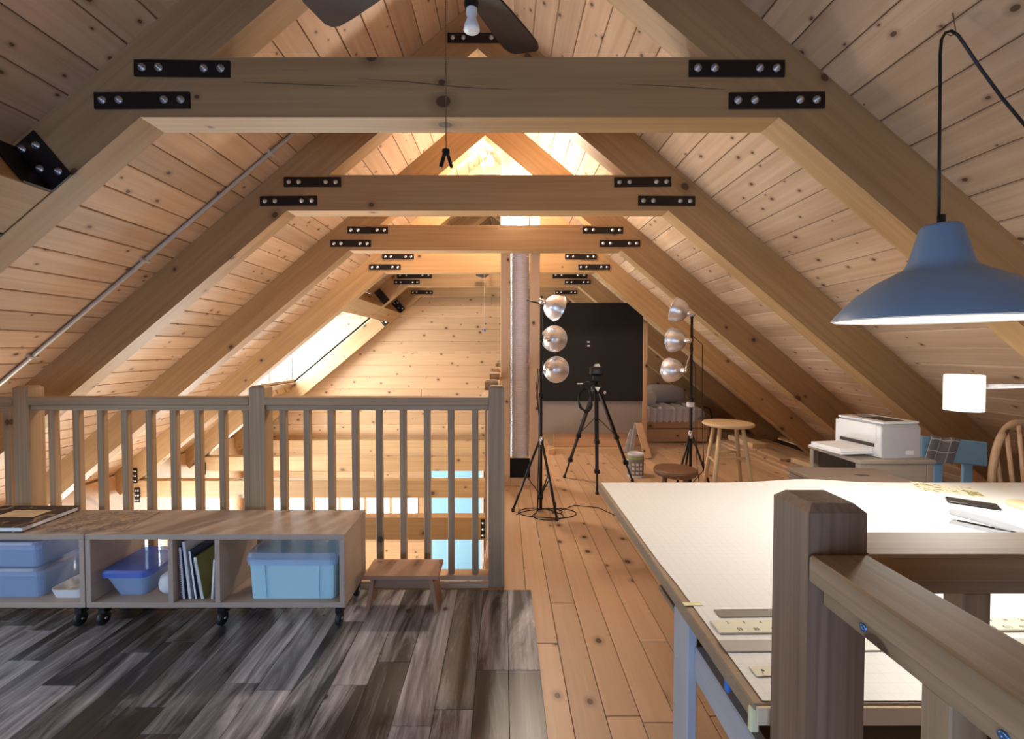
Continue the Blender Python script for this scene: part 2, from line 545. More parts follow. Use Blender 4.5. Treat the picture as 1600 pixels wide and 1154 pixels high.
def tube_mesh(pts, r, mat, seg=8, closed=False):
    pts = [Vector(p) for p in pts]
    n = len(pts)
    rs = r if isinstance(r, (list, tuple)) else [r] * n
    verts, faces = [], []
    prev = None
    for i, p in enumerate(pts):
        t = (pts[min(i + 1, n - 1)] - pts[max(i - 1, 0)]).normalized()
        if closed:
            t = (pts[(i + 1) % n] - pts[i - 1]).normalized()
        if prev is None:
            u = Vector((0, 0, 1)).cross(t)
            if u.length < 0.05: u = Vector((1, 0, 0)).cross(t)
        else:
            u = prev - t * prev.dot(t)
        u.normalize(); prev = u
        v = t.cross(u)
        for k in range(seg):
            a = 2 * math.pi * k / seg
            verts.append(p + (u * math.cos(a) + v * math.sin(a)) * rs[i])
    rng = n if closed else n - 1
    for i in range(rng):
        j = (i + 1) % n
        for k in range(seg):
            k2 = (k + 1) % seg
            faces.append((i * seg + k, i * seg + k2, j * seg + k2, j * seg + k))
    if not closed:
        faces.append(tuple(range(seg))[::-1])
        faces.append(tuple((n - 1) * seg + k for k in range(seg)))
    return mesh_of(verts, faces, mat, True)


def tube(name, pts, r, mat, parent=None, seg=8, closed=False, label=None):
    """Points in root space; the object's origin sits at the first point."""
    pts = [Vector(p) for p in pts]
    o = pts[0].copy()
    me = tube_mesh([p - o for p in pts], r, mat, seg, closed)
    return link(name, me, parent, Matrix.Translation(o), label)


def lathe_mesh(prof, mat, seg=24, caps=False):
    verts, faces = [], []
    for (r, z) in prof:
        for k in range(seg):
            a = 2 * math.pi * k / seg
            verts.append((r * math.cos(a), r * math.sin(a), z))
    n = len(prof)
    for i in range(n - 1):
        for k in range(seg):
            k2 = (k + 1) % seg
            faces.append((i * seg + k, i * seg + k2, (i + 1) * seg + k2, (i + 1) * seg + k))
    if caps:
        faces.append(tuple(range(seg))[::-1])
        faces.append(tuple((n - 1) * seg + k for k in range(seg)))
    me = mesh_of(verts, faces, mat, True)
    return me


def lathe(name, prof, mat, parent=None, M=None, seg=24, caps=False, label=None):
    return link(name, lathe_mesh(prof, mat, seg, caps), parent, M, label)


def prism(name, poly, depth, mat, parent=None, M=None, label=None):
    """Polygon in local XZ, extruded along local Y by depth."""
    n = len(poly)
    v = [(x, 0, z) for x, z in poly] + [(x, depth, z) for x, z in poly]
    f = [tuple(range(n)), tuple(range(n, 2 * n))[::-1]]
    for i in range(n):
        j = (i + 1) % n
        f.append((j, i, n + i, n + j))
    me = mesh_of(v, f, mat)
    import bmesh
    bm = bmesh.new(); bm.from_mesh(me); bmesh.ops.recalc_face_normals(bm, faces=bm.faces); bm.to_mesh(me); bm.free()
    return link(name, me, parent, M, label)


def T(x, y, z):
    return Matrix.Translation((x, y, z))


def RX(a): return Matrix.Rotation(a, 4, 'X')
def RY(a): return Matrix.Rotation(a, 4, 'Y')
def RZ(a): return Matrix.Rotation(a, 4, 'Z')


def aim(o, d):
    """Matrix at o whose local +Z points along d."""
    return T(*o) @ Vector(d).to_track_quat('Z', 'Y').to_matrix().to_4x4()


def text(name, s, size, mat, parent, M, align='CENTER'):
    cu = bpy.data.curves.new(name, 'FONT')
    cu.body = s; cu.size = size; cu.align_x = align; cu.align_y = 'CENTER'; cu.resolution_u = 2
    cu.extrude = 0.0002
    tmp = bpy.data.objects.new('tmp', cu); COL.objects.link(tmp)
    bpy.context.view_layer.update()
    me = bpy.data.meshes.new_from_object(tmp)
    bpy.data.objects.remove(tmp)
    me.materials.clear(); me.materials.append(mat)
    return link(name, me, parent, M)


def copy_tree(o, parent=None):
    c = o.copy(); COL.objects.link(c); c.parent = parent
    ROOTM[c] = ROOTM[o].copy()
    for ch in list(o.children): copy_tree(ch, c)
    return c


rnd = random.Random(7)

# ------------------------------------------------------------------ room dimensions
RX0 = -0.18                 # ridge line
SL = 0.835                  # roof slope
A = math.atan(SL); CA, SA = math.cos(A), math.sin(A)
ZI = 3.37                   # inner apex of the rafters
RD = 0.25                   # rafter depth
ZC = ZI + RD / CA           # apex of the ceiling boards
SP = 1.22
Y1 = 1.83
TT = 0.13                   # timber thickness
YT = [Y1 + SP * (k - 1) for k in range(8)]   # YT[k] = front of truss k
YN, YF = -2.0, 8.2          # near and far gable
ZL = -2.85                  # lower floor
DOR = [(-0.61, Y1), (YT[4] + TT, YT[6])]     # dormer bays
XD0, XD1 = -2.05, -3.75     # dormer opening in the left slope


def slope_M(side, s, y, up=0.0):
    """Frame on a roof slope: local X down the slope, local Z out through the roof; origin s below the ceiling apex."""
    u = Vector((side * CA, 0, -SA)); n = Vector((side * SA, 0, CA))
    o = Vector((RX0, y, ZC)) + u * s + n * up
    return u, n, o


# ------------------------------------------------------------------ floor
STAIR = (0.57, 2.6, -1.3, 0.655)   # stair opening x0 x1 y0 y1
sub = []


def multi_box(name, boxes, mat):
    v, f = [], []
    for lo, hi in boxes:
        b = len(v)
        v += [(x, y, z) for x in (lo[0], hi[0]) for y in (lo[1], hi[1]) for z in (lo[2], hi[2])]
        f += [tuple(b + i for i in q) for q in [(0, 1, 3, 2), (4, 6, 7, 5), (0, 4, 5, 1), (2, 3, 7, 6), (0, 2, 6, 4), (1, 5, 7, 3)]]
    return link(name, mesh_of(v, f, mat))


floor = multi_box('floor', [((-4.3, YN, -.06), (STAIR[0], 2.6, -.022)), ((-0.0, 2.6, -.06), (4.2, YF, -.022)),
                            ((STAIR[0], STAIR[3], -.06), (4.2, 2.6, -.022)), ((STAIR[0], YN, -.06), (4.2, STAIR[2], -.022)),
                            ((STAIR[1], STAIR[2], -.06), (4.2, STAIR[3], -.022))], SUBF)
tag(floor, 'knotty pine board floor of the loft walkway', kind='structure')
bw = 0.128
x = -0.135
i = 0
while x < 3.95:
    x1 = min(x + bw, 3.98)
    segs = [(YN, YF)]
    if x1 > STAIR[0] and x < STAIR[1]:
        segs = [(STAIR[3], YF)]
    if x1 < 0.14:
        segs = [(2.48, YF)]
    for a, b in segs:
        cuts = [a] + sorted([min(b - .3, a + rnd.uniform(.8, 2.2)), min(b - .2, a + rnd.uniform(3.2, 5.5))]) + [b]
        if i in (4, 5): cuts = [a, 1.63 if i == 4 else 1.60, 5.2, b]
        for c0, c1 in zip(cuts, cuts[1:]):
            if c1 - c0 > 0.05:
                box('floor_board', (x + .0012, c0 + .001, -.022), (x1 - .0012, c1 - .001, 0), PINE_F, floor, 0.002)
    x = x1
    i += 1
# vinyl planks laid over the near-left part
vin = multi_box('floor_vinyl', [((-4.1, YN, -.02), (.150, 2.488, .0015))], BLACKM)
tag(vin, 'weathered grey wood-look vinyl plank flooring', kind='structure')
x = 0.152
vi = 0
while x > -3.6:
    w = 0.134 if vi < 2 else 0.146
    y = 2.49
    ph = rnd.uniform(.25, .95)
    while y > -.6:
        y0 = y - (ph if y > 2.4 else 0.92)
        if vi in (0, 1): y0 = {2.49: 1.86}.get(y, y - .92)
        box('vinyl_plank', (x - w + .0008, y0 + .0008, -.004), (x - .0008, y - .0008, .0055), VINYL, vin, 0.001)
        y = y0
    x -= w
    vi += 1

# ------------------------------------------------------------------ ceiling
roof_boxes = []
PITCH = 0.158


def ceil_segments(side, s0, s1):
    xm = RX0 + side * CA * (s0 + s1) / 2
    segs = [(YN, YF)]
    if side < 0 and XD1 < xm < XD0:
        segs = [(YN, DOR[0][0]), (DOR[0][1], DOR[1][0]), (DOR[1][1], YF)]
    return segs


rv, rf = [], []
ceil_parts = []
for side in (-1, 1):
    n = 40 if side < 0 else 38
    for k in range(n):
        s0, s1 = k * PITCH, (k + 1) * PITCH
        for a, b in ceil_segments(side, s0, s1):
            # roof backing
            base = len(rv)
            for s in (s0, s1):
                for yy in (a, b):
                    for up in (0.022, 0.05):
                        u, nn, o = slope_M(side, s, yy, up)
                        rv.append(o)
            rf += [tuple(base + q for q in f) for f in [(0, 1, 3, 2), (4, 6, 7, 5), (0, 4, 5, 1), (2, 3, 7, 6), (0, 2, 6, 4), (1, 5, 7, 3)]]
            cuts = [a]
            if b - a > 4:
                cuts.append(YT[rnd.choice((1, 2, 3))] + TT / 2 if rnd.random() < .75 else YT[4] + TT / 2)
            cuts.append(b)
            ceil_parts += [(side, s0, s1, c0, c1) for c0, c1 in zip(cuts, cuts[1:])]
ceiling = link('ceiling', mesh_of(rv, rf, ROOFB))
tag(ceiling, 'knotty pine tongue and groove board ceiling on both roof slopes', kind='structure')
for side, s0, s1, c0, c1 in ceil_parts:
    u, nn, o = slope_M(side, (s0 + s1) / 2, (c0 + c1) / 2, 0.011)
    Xa = Vector((0, 1, 0)); Ya = nn.cross(Xa)
    link('ceiling_board', box_mesh(c1 - c0 - .001, PITCH - .0035, .022, PINE_C, .006), ceiling, axes(Xa, Ya, nn, o))

# shed dormers on the left slope
for di, (ya, yb) in enumerate(DOR):
    zt0 = ZC - SL * (RX0 - XD0)          # roof height at the top of the opening
    zt1 = zt0 - 0.38                     # dormer ceiling at the window
    zb = ZC - SL * (RX0 - XD1)
    wd = link('wall_dormer_' + ('near', 'far')[di], mesh_of(
        [(XD1 - .04, ya, zb - .1), (XD1 - .04, yb, zb - .1), (XD1 - .04, yb, zb + .12), (XD1 - .04, ya, zb + .12),
         (XD1 - .04, ya, zt1 - .1), (XD1 - .04, yb, zt1 - .1), (XD1 - .04, yb, zt1 + .1), (XD1 - .04, ya, zt1 + .1)],
        [(0, 1, 2, 3), (4, 5, 6, 7)], PINE_W))
    tag(wd, ('shed dormer of the near bay with added window', 'bright shed dormer of the far bay with window')[di], kind='structure')
    dirx = Vector((XD1 - XD0, 0, zt1 - zt0)); ln = dirx.length; dirx.normalize()
    nrm = Vector((0, 1, 0)).cross(dirx); nrm = nrm if nrm.z > 0 else -nrm
    nb = 11
    for k in range(nb):
        c = Vector((XD0, (ya + yb) / 2, zt0)) + dirx * (ln * (k + .5) / nb) + nrm * .012
        link('dormer_board', box_mesh(yb - ya, ln / nb - .0025, .022, PINE_C, .005), wd, axes((0, 1, 0), nrm.cross(Vector((0, 1, 0))), nrm, c))
    for yy in (ya - .02, yb):
        if yy < 0: continue
        prism('cheek_panel', [(XD0 + .1, zt0 - .02), (XD1, zt1), (XD1, zb)], .02, PINE_C, wd, T(0, yy, 0))
    win = thing('window_' + str(di + 1), 'window of the ' + ('near', 'far')[di] + ' left dormer', 'window', (XD1 - .04, ya, zb), kind='structure')  # near window lies out of view, added as a source of daylight
    del win['category']
    for q in range(4):
        yy = ya + (yb - ya) * q / 3
        box('mullion', (XD1 - .07, yy - .03, zb + .1), (XD1 - .01, yy + .03, zt1 - .06), WHITEPAINT, win)
    for q in range(3):
        yy = ya + (yb - ya) * q / 3
        box('glass_pane', (XD1 - .045, yy + .03, zb + .1), (XD1 - .039, yy + (yb - ya) / 3 - .03, zt1 - .06), GLASS, win, 0)
    box('window_sill', (XD1 - .07, ya, zb + .07), (XD1 + .03, yb, zb + .11), PINE_W, win)

# ------------------------------------------------------------------ gable walls and lower storey


def board_wall(name, label, y, thick, z0, bh, holes, top_slope=True, seams=()):
    w = link(name, mesh_of([(-5.2, y + thick + .01, z0), (4.9, y + thick + .01, z0), (4.9, y + thick + .01, z0 + .02), (-5.2, y + thick + .01, z0 + .02)], [(0, 1, 2, 3)], SUBF))
    tag(w, label, kind='structure')
    z = z0
    k = 0
    while z < ZC:
        z1 = z + bh
        half = min(5.0, (ZC - z) / SL + .15)
        xa, xb = max(-4.85, RX0 - half), min(4.6, RX0 + half)
        spans = [(xa, xb)]
        for hx0, hx1, hz0, hz1 in holes:
            if z1 > hz0 + .01 and z < hz1 - .01:
                new = []
                for a, b in spans:
                    if hx0 > a: new.append((a, min(b, hx0)))
                    if hx1 < b: new.append((max(a, hx1), b))
                spans = [s for s in new if s[1] - s[0] > .03]
        for a, b in spans:
            cuts = [a, b]
            if b - a > 3:
                cuts = [a, a + (b - a) * rnd.uniform(.25, .75), b]
            for c0, c1 in zip(cuts, cuts[1:]):
                box('wall_board', (c0, y + rnd.uniform(0, .002), z), (c1, y + thick, z1), PINE_W, w, .008)
        z = z1
        k += 1
    return w


BH = 0.2175
zdoor = ZL + BH * 10
zw0, zw1 = ZL + BH * 4, ZL + BH * 8
DX0, DX1 = -1.42, -.38
WX0, WX1 = -4.45, -1.62
wall_far = board_wall('wall_far', 'far gable wall of wide horizontal knotty pine boards', YF, .03, ZL, BH,
                      [(DX0, DX1, ZL, zdoor), (WX0, WX1, zw0, zw1)])
wall_near = board_wall('wall_near', 'near gable wall behind the viewer', YN - .03, .03, ZL, BH,
                       [(-2.2, .4, ZL + BH * 14, ZL + BH * 18)])
wn = thing('window_3', 'large added gable window behind the viewer', 'window', (-.9, YN, ZL + BH * 14), kind='structure'); del wn['category']  # unseen window, added so the cool daylight has an opening
for xx in (-2.2, -.93, .34):
    box('mullion', (xx, YN - .06, ZL + BH * 14), (xx + .06, YN, ZL + BH * 18), WHITEPAINT, wn)
for xx in (-2.14, -.87):
    box('glass_pane', (xx, YN - .035, ZL + BH * 14), (xx + 1.21, YN - .03, ZL + BH * 18), GLASS, wn, 0)
# lower storey shell
lf = link('floor_lower', mesh_of([(-4.85, YN, ZL), (4.6, YN, ZL), (4.6, YF, ZL), (-4.85, YF, ZL)], [(0, 1, 2, 3)], PINE_F)); tag(lf, 'lower storey floor seen through the void', kind='structure')
lw = multi_box('wall_left', [((-4.85, YN, ZL), (-4.8, YF, -2.0)), ((-4.85, YN, -1.0), (-4.8, YF, -.2)),
                             ((-4.85, YN, -2.0), (-4.8, 2.6, -1.0)), ((-4.85, 6.2, -2.0), (-4.8, YF, -1.0))], PINE_W); tag(lw, 'left wall of the lower storey', kind='structure')
rw = multi_box('wall_right', [((4.55, YN, ZL), (4.6, YF, .2))], PINE_W); tag(rw, 'right wall of the lower storey', kind='structure')
ws = thing('window_4', 'added lower side window band left of the void', 'window', (-4.82, 4.4, -2), kind='structure'); del ws['category']  # window band added to let daylight in below the void
for k in range(4):
    yy = 2.6 + 3.6 * k / 3
    box('mullion', (-4.86, yy - .03, -2), (-4.79, yy + .03, -1), WHITEPAINT, ws)
for k in range(3):
    yy = 2.6 + 3.6 * k / 3
    box('glass_pane', (-4.835, yy + .03, -2), (-4.83, yy + 1.17, -1), GLASS, ws, 0)
wf = thing('window_5', 'bright lower window in the far gable wall', 'window', ((WX0 + WX1) / 2, YF, zw0), kind='structure'); del wf['category']
for k in range(7):
    xx = WX0 + (WX1 - WX0) * k / 6
    box('mullion', (xx - .03, YF - .015, zw0), (xx + .03, YF + .05, zw1), WHITEPAINT if k in (0, 6) else PINE_W, wf)
for k in range(6):
    xx = WX0 + (WX1 - WX0) * k / 6
    box('glass_pane', (xx + .03, YF + .02, zw0), (xx + (WX1 - WX0) / 6 - .03, YF + .025, zw1), GLASS, wf, 0)
box('window_head', (WX0 - .06, YF - .02, zw1), (WX1 + .06, YF + .04, zw1 + .07), PINE_W, wf)
box('window_sill', (WX0 - .06, YF - .05, zw0 - .05), (WX1 + .06, YF + .04, zw0), PINE_W, wf)
dr = thing('door_1', 'pale blue panelled entry door with a glazed upper light on the lower storey', 'door', ((DX0 + DX1) / 2, YF, ZL), kind='structure'); del dr['category']
box('door_leaf', (DX0 + .06, YF, ZL + .01), (DX1 - .06, YF + .045, zdoor - .06), BLUEDOOR, dr)
for a, b, c, d in ((.12, .47, .25, .95), (.57, .92, .25, .95), (.12, .92, 1.15, 1.6)):
    box('door_panel', (DX0 + a, YF - .012, ZL + c), (DX0 + b, YF + .01, ZL + d), BLUEDOOR, dr, .008)
for a in (DX0, DX1 - .06):
    box('door_frame', (a, YF - .02, ZL), (a + .06, YF + .05, zdoor), WHITEPAINT, dr)
box('door_frame', (DX0, YF - .02, zdoor - .06), (DX1, YF + .05, zdoor), WHITEPAINT, dr)
hd = box('door_handle', (DX1 - .16, YF - .07, ZL + 1.0), (DX1 - .12, YF, ZL + 1.04), CHROME, dr)

# ------------------------------------------------------------------ roof trusses
TIE_B, TIE_H, TIE_HALF = ZI - SL * 1.29, 0.238, 1.29


def bolt(parent, x, y, z, r=.0105):
    key = ('bolt', r)
    if key not in CACHE:
        CACHE[key] = lathe_mesh([(r * 1.5, 0), (r * 1.5, .003), (r, .003), (r, .010), (r * .55, .010), (r * .55, .015), (0.001, .016)], BOLT, 10)
    return link('bolt', CACHE[key], parent, T(x, y, z) @ RX(math.pi / 2))


def plate(parent, x0, x1, z0, z1, y, nb=4, tilt=0):
    cx, cz = (x0 + x1) / 2, (z0 + z1) / 2
    M = T(cx, y - .004, cz) @ RY(tilt)
    p = link('steel_plate', box_mesh(x1 - x0, .008, z1 - z0, STEEL, .001), parent, M)
    h = (x1 - x0) / 2
    fr = [-.82, -.47, .47, .82] if nb == 4 else [-.82, -.45, 0, .45, .82]
    for q in fr[:nb]:
        v = M @ Vector((q * h, -.004, 0))
        bolt(p, v.x, v.y, v.z)
    return p


TR_LABEL = [None,
            'nearest timber roof truss, collar tie crossing in front of all the others',
            'second timber roof truss from the front, collar tie just behind the fan chain pull',
            'third timber roof truss from the front, just ahead of the silver duct',
            'fourth timber roof truss from the front, collar tie passing behind the silver duct',
            'fifth timber roof truss from the front, with longer blackened upper plates',
            'farthest timber roof truss, against the pine gable wall']
for k in range(1, 7):
    y = YT[k]
    t = thing('roof_truss', TR_LABEL[k], 'roof truss', (RX0, y, 0), group='timber roof trusses')
    apx = Vector((0, 0, ZI))
    Lr = 5.45
    pr = [(0, 0), (-RD / CA * SA, RD), (Lr, RD), (Lr, 0)]
    prism('rafter', pr, TT, BEAM, t, axes((CA, 0, -SA), (0, 1, 0), (SA, 0, CA), apx))
    Ll = 5.95 if k != 5 else (RX0 - XD0 - .08) / CA
    # left rafter: local Y points to the front, so start at the back face
    pl = [(0, 0), (-RD / CA * SA, RD), (Ll, RD), (Ll, 0)]
    prism('rafter', pl, TT, BEAM, t, axes((-CA, 0, -SA), (0, -1, 0), (-SA, 0, CA), apx + Vector((0, TT, 0))))
    if k == 5:
        s2 = (RX0 - XD1 + .1) / CA
        prism('rafter', [(s2, 0), (s2, RD), (5.95, RD), (5.95, 0)], TT, BEAM, t, axes((-CA, 0, -SA), (0, -1, 0), (-SA, 0, CA), apx + Vector((0, TT, 0))))
    g = .003
    tie = prism('collar_tie', [(-TIE_HALF + g, 0), (TIE_HALF - g, 0), (TIE_HALF - TIE_H / SL - g, TIE_H), (-TIE_HALF + TIE_H / SL + g, TIE_H)], TT, BEAM, t, T(0, -.002, TIE_B))
    if k == 1:
        for cr in ([(380, 128), (430, 130), (500, 133), (560, 135)], [(560, 123), (640, 128), (720, 136), (800, 140)], [(965, 131), (1040, 134), (1090, 137), (1135, 140)]):
            pw = [P(a_, b_, y - .002) - Vector(t.location) for a_, b_ in cr]
            n_ = len(pw)
            wd = [.0004] + [.0016] * (n_ - 2) + [.0004]
            vv = [p + Vector((0, -.0004, w_)) for p, w_ in zip(pw, wd)] + [p + Vector((0, -.0004, -w_)) for p, w_ in zip(pw, wd)]
            me_ = mesh_of([v_ - pw[0] for v_ in vv], [(i_, i_ + 1, n_ + i_ + 1, n_ + i_) for i_ in range(n_ - 1)], INK)
            link('drying_crack', me_, tie, T(*pw[0]))
    for s in (-1, 1):
        up0, up1 = (.92, 1.304) if k != 5 else (.90, 1.42)
        lo0, lo1 = 1.082, 1.466
        for a, b, za, zb in ((up0, up1, .158, .223), (lo0, lo1, .032, .097)):
            if k == 5 and za > .1: za, zb = .12, .215
            plate(t, min(s * a, s * b), max(s * a, s * b), TIE_B + za, TIE_B + zb, -.002, tilt=s * rnd.uniform(-.012, .012))
    plate(t, -.2, .2, ZI + .035, ZI + .10, -.001)

# dormer headers along the left slope
for di, (ya, yb) in enumerate(DOR):
    s0 = (RX0 - XD0 - .26 * CA - .02) / CA
    u = Vector((-CA, 0, -SA)); nn = Vector((-SA, 0, CA))
    org = Vector((RX0, 0, ZI))
    c = org + u * (s0 + .13) + nn * .12 + Vector((0, (ya + yb) / 2, 0))
    hdr = thing('dormer_header', ('timber header of the dormer at the dark upper left corner, butting the nearest truss', 'timber header above the bright far dormer')[di], 'beam', (c.x, c.y, c.z), group='dormer headers')
    link('header_beam', box_mesh(yb - ya - .002, .26, .236, BEAM, .004), hdr, axes((0, 1, 0), nn.cross(Vector((0, 1, 0))), nn, (0, 0, 0)))
    # angle straps on the truss faces at each side of the header
    ybr = yb
    for sgn, off in ((-1, s0 - .055), (1, s0 + .26 + .055)):
        cc = org + u * off + nn * .115 + Vector((0, ybr - .005, 0)) - c
        st = link('steel_strap', box_mesh(.23, .11, .008, STEEL, .001), hdr, axes(nn, -u, Vector((0, -1, 0)), cc))
        for q, w_ in ((-.075, -.025), (-.02, .025), (.06, -.025), (.085, .028)):
            v = cc + nn * q + u * w_
            bolt(st, v.x, v.y - .004, v.z)
        c2 = org + u * (off + (.048 if sgn < 0 else -.048)) + nn * .115 + Vector((0, ybr - .06, 0)) - c
        link('steel_strap', box_mesh(.23, .11, .008, STEEL, .001), hdr, axes(nn, Vector((0, 1, 0)), -u, c2))
    if di == 1:
        cc = org + u * (s0 - .1) + nn * .115 + Vector((0, YT[5] - .006, 0)) - c
        link('steel_strap', box_mesh(.23, .11, .008, STEEL, .001), hdr, axes(nn, -u, Vector((0, -1, 0)), cc))

# ------------------------------------------------------------------ void: edge beam and floor-level cross beams
eb = box('loft_edge_beam', (-.138, 2.52, -.50), (-.002, YF, -.0605), BEAM)
tag(eb, 'pale timber edge beam carrying the walkway along the void', 'beam')
eb2 = box('loft_edge_beam', (-4.3, 2.47, -.30), (-.14, 2.6, -.0605), BEAM)
tag(eb2, 'timber edge beam under the railing behind the low shelves', 'beam')
FB = ['floor-level cross beam with a large round knot, nearest in the void', 'middle floor-level cross beam in the void, in front of the bright window',
      'third floor-level cross beam in the void, above the bright window', 'farthest floor-level cross beam, against the gable wall']
for j, k in enumerate((3, 4, 5, 6)):
    y = YT[k]
    fb = thing('floor_beam', FB[j], 'beam', (-2.4, y, -.48), group='floor-level cross beams')
    M = axes((1, 0, 0), (0, 1, 0), (0, 0, 1), (-2.38, y + TT / 2, -.37))
    link('beam', box_mesh(4.46, TT, .215, BEAM, .004), fb, W(fb, M))
    for xx, zz in ((-.19, -.37), (-4.56, -.2), (-4.53, -.44)):
        st = box('steel_plate', (xx - .035, y - .009, zz - .09), (xx + .035, y - .001, zz + .09), STEEL, fb, .001)
        for q in (-.06, 0, .06):
            for r_ in (-.015, .015):
                bolt(st, xx + r_ - fb.location.x, -.009, zz + q - fb.location.z, .008)

# ------------------------------------------------------------------ front railing
RY0 = 2.525
rl = thing('loft_railing', 'wooden baluster railing across the loft edge behind the low shelves', 'railing', (-1.4, RY0, 0))


def newel(parent, xc, yc, ztop, z0=0.0, w=.089, mat=RAIL):
    b = .012
    h = w / 2
    v = []
    for z, hh in ((z0, h), (ztop - b, h), (ztop, h - b)):
        v += [(-hh, -hh, z), (hh, -hh, z), (hh, hh, z), (-hh, hh, z)]
    # local X up the post
    M = axes((0, 0, 1), (0, 1, 0), (-1, 0, 0), (xc, yc, 0))
    Mi = M.inverted()
    vv = [Mi @ (Vector(p) + Vector((xc, yc, 0))) for p in v]
    f = [(3, 2, 1, 0), (8, 9, 10, 11)]
    for L_ in (0, 4):
        for q in range(4):
            f.append((L_ + q, L_ + (q + 1) % 4, L_ + 4 + (q + 1) % 4, L_ + 4 + q))
    me = mesh_of(vv, f, mat)
    r = parent
    while r.parent: r = r.parent
    return link('newel_post', me, parent, W(r, M))


for xc in (-.0445, -1.40, -2.735):
    newel(rl, xc, RY0 + .045, 1.15)
for x0, x1 in ((-1.355, -.09), (-2.69, -1.445), (-3.22, -2.78)):
    zt = 1.086
    box('top_rail', (x0, RY0 - .005, zt - .044), (x1, RY0 + .095, zt), RAIL, rl)
    box('sub_rail', (x0, RY0 + .012, zt - .075), (x1, RY0 + .072, zt - .0445), RAIL, rl)
    box('bottom_rail', (x0, RY0 + .005, .036), (x1, RY0 + .085, .066), PINE_F, rl)
    box('shoe_board', (x0, RY0 - .012, .0), (x1, RY0 + .005, .036), PINE_F, rl)
for k in range(9):
    for xs in (-1.268 + .1375 * k, -2.59 + .1392 * k):
        box('baluster', (xs - .018, RY0 + .024, .066), (xs + .018, RY0 + .06, 1.011), RAIL, rl, .002)
for xs in (-2.845, -2.985, -3.125):
    box('baluster', (xs - .018, RY0 + .024, .066), (xs + .018, RY0 + .06, 1.011), RAIL, rl, .002)
# side railing along the void
sr = thing('loft_railing', 'side railing running away along the walkway, seen end-on behind the corner post', 'railing', (-.086, 3.3, 0))
ys = [3.05, 4.05, 5.2, 6.6, 8.1]
for yy in ys:
    newel(sr, -.0865, yy, 1.15)
prev = RY0 + .10
for yy in ys:
    box('top_rail', (-.136, prev, 1.042), (-.038, yy - .045, 1.086), PINE_F, sr)
    box('bottom_rail', (-.12, prev, .036), (-.05, yy - .045, .066), PINE_F, sr)
    n = int((yy - .045 - prev) / .14)
    for q in range(1, n + 1):
        yq = prev + (yy - .045 - prev) * q / (n + 1)
        box('baluster', (-.104, yq - .018, .066), (-.068, yq + .018, 1.042), PINE_F, sr, .002)
    prev = yy + .045

# ------------------------------------------------------------------ stair railing in the foreground right
st = thing('stair_railing', 'chunky wooden stair railing with square newel in the right foreground', 'railing', (.505, .7, 0))
NX0, NY0 = .463, .675
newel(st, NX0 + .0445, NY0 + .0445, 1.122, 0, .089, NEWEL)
zt = 1.048
box('top_rail', (NX0 - .001, -1.0, zt - .042), (NX0 + .09, NY0 - .0005, zt), RAIL, st, .004)
box('top_rail', (NX0 + .0895, NY0 - .004, zt - .042), (2.3, NY0 + .085, zt), RAIL, st, .004)
box('sub_rail', (NX0 + .022, -1.0, zt - .078), (NX0 + .068, NY0 - .0005, zt - .0425), RAIL, st, .003)
box('sub_rail', (NX0 + .0895, NY0 + .02, zt - .074), (2.3, NY0 + .066, zt - .0425), RAIL, st, .003)
for yq in (.50, .36, .22, .08, -.06):
    box('baluster', (NX0 + .027, yq - .018, .03), (NX0 + .063, yq + .018, zt - .0785), RAIL, st, .002)
for xq in (.75, .90, 1.05, 1.20, 1.35, 1.5, 1.65):
    box('baluster', (xq - .022, NY0 + .025, .03), (xq + .022, NY0 + .06, zt - .0745), RAIL, st, .002)
box('bottom_rail', (NX0 + .0895, NY0 + .005, .0), (2.3, NY0 + .08, .03), RAIL, st, .003)
for yq, zq in ((.595, .985), (.425, .985)):
    lathe('screw_head', [(.0055, 0), (.0055, .002), (.002, .0022), (.0005, .0008)], SCREWB, st, W(st, T(NX0 + .0217, yq, zq) @ RY(-math.pi / 2)), 12)

# ------------------------------------------------------------------ duct column
dc = thing('duct_chase', 'pair of bright pine posts framing the silver duct', 'post', (.16, 4.5, 0))
for x0 in (-.036, .258):
    box('post', (x0, 4.42, 0), (x0 + .092, 4.51, 3.25 if x0 < 0 else 3.1), POSTP, dc, .003)
box('base_block', (.057, 4.425, 0), (.257, 4.50, .07), POSTP, dc)
box('black_panel', (.057, 4.47, .07), (.257, 4.48, .265), BLACKM, dc)
du = thing('silver_duct', 'corrugated silver flexible duct standing between two pine posts', 'duct', (.157, 4.52, .27))
prof = []
for k in range(112):
    z = .0 + k * .0185
    prof += [(.089, z), (.095, z + .006), (.095, z + .011), (.089, z + .0165)]
lathe('flexible_duct', prof, DUCTM, du, T(0, .02, 0), 28)
lathe('collar', [(.098, 2.065), (.1, 2.07), (.1, 2.20), (.094, 2.205), (.094, 2.5)], DUCTM, du, T(0, .02, 0), 28)
lathe('red_band', [(.0965, 2.5), (.0965, 2.62)], RED, du, T(0, .02, 0), 28)
lathe('upper_pipe', [(.094, 2.62), (.094, 3.05)], DUCTM, du, T(0, .02, 0), 28)

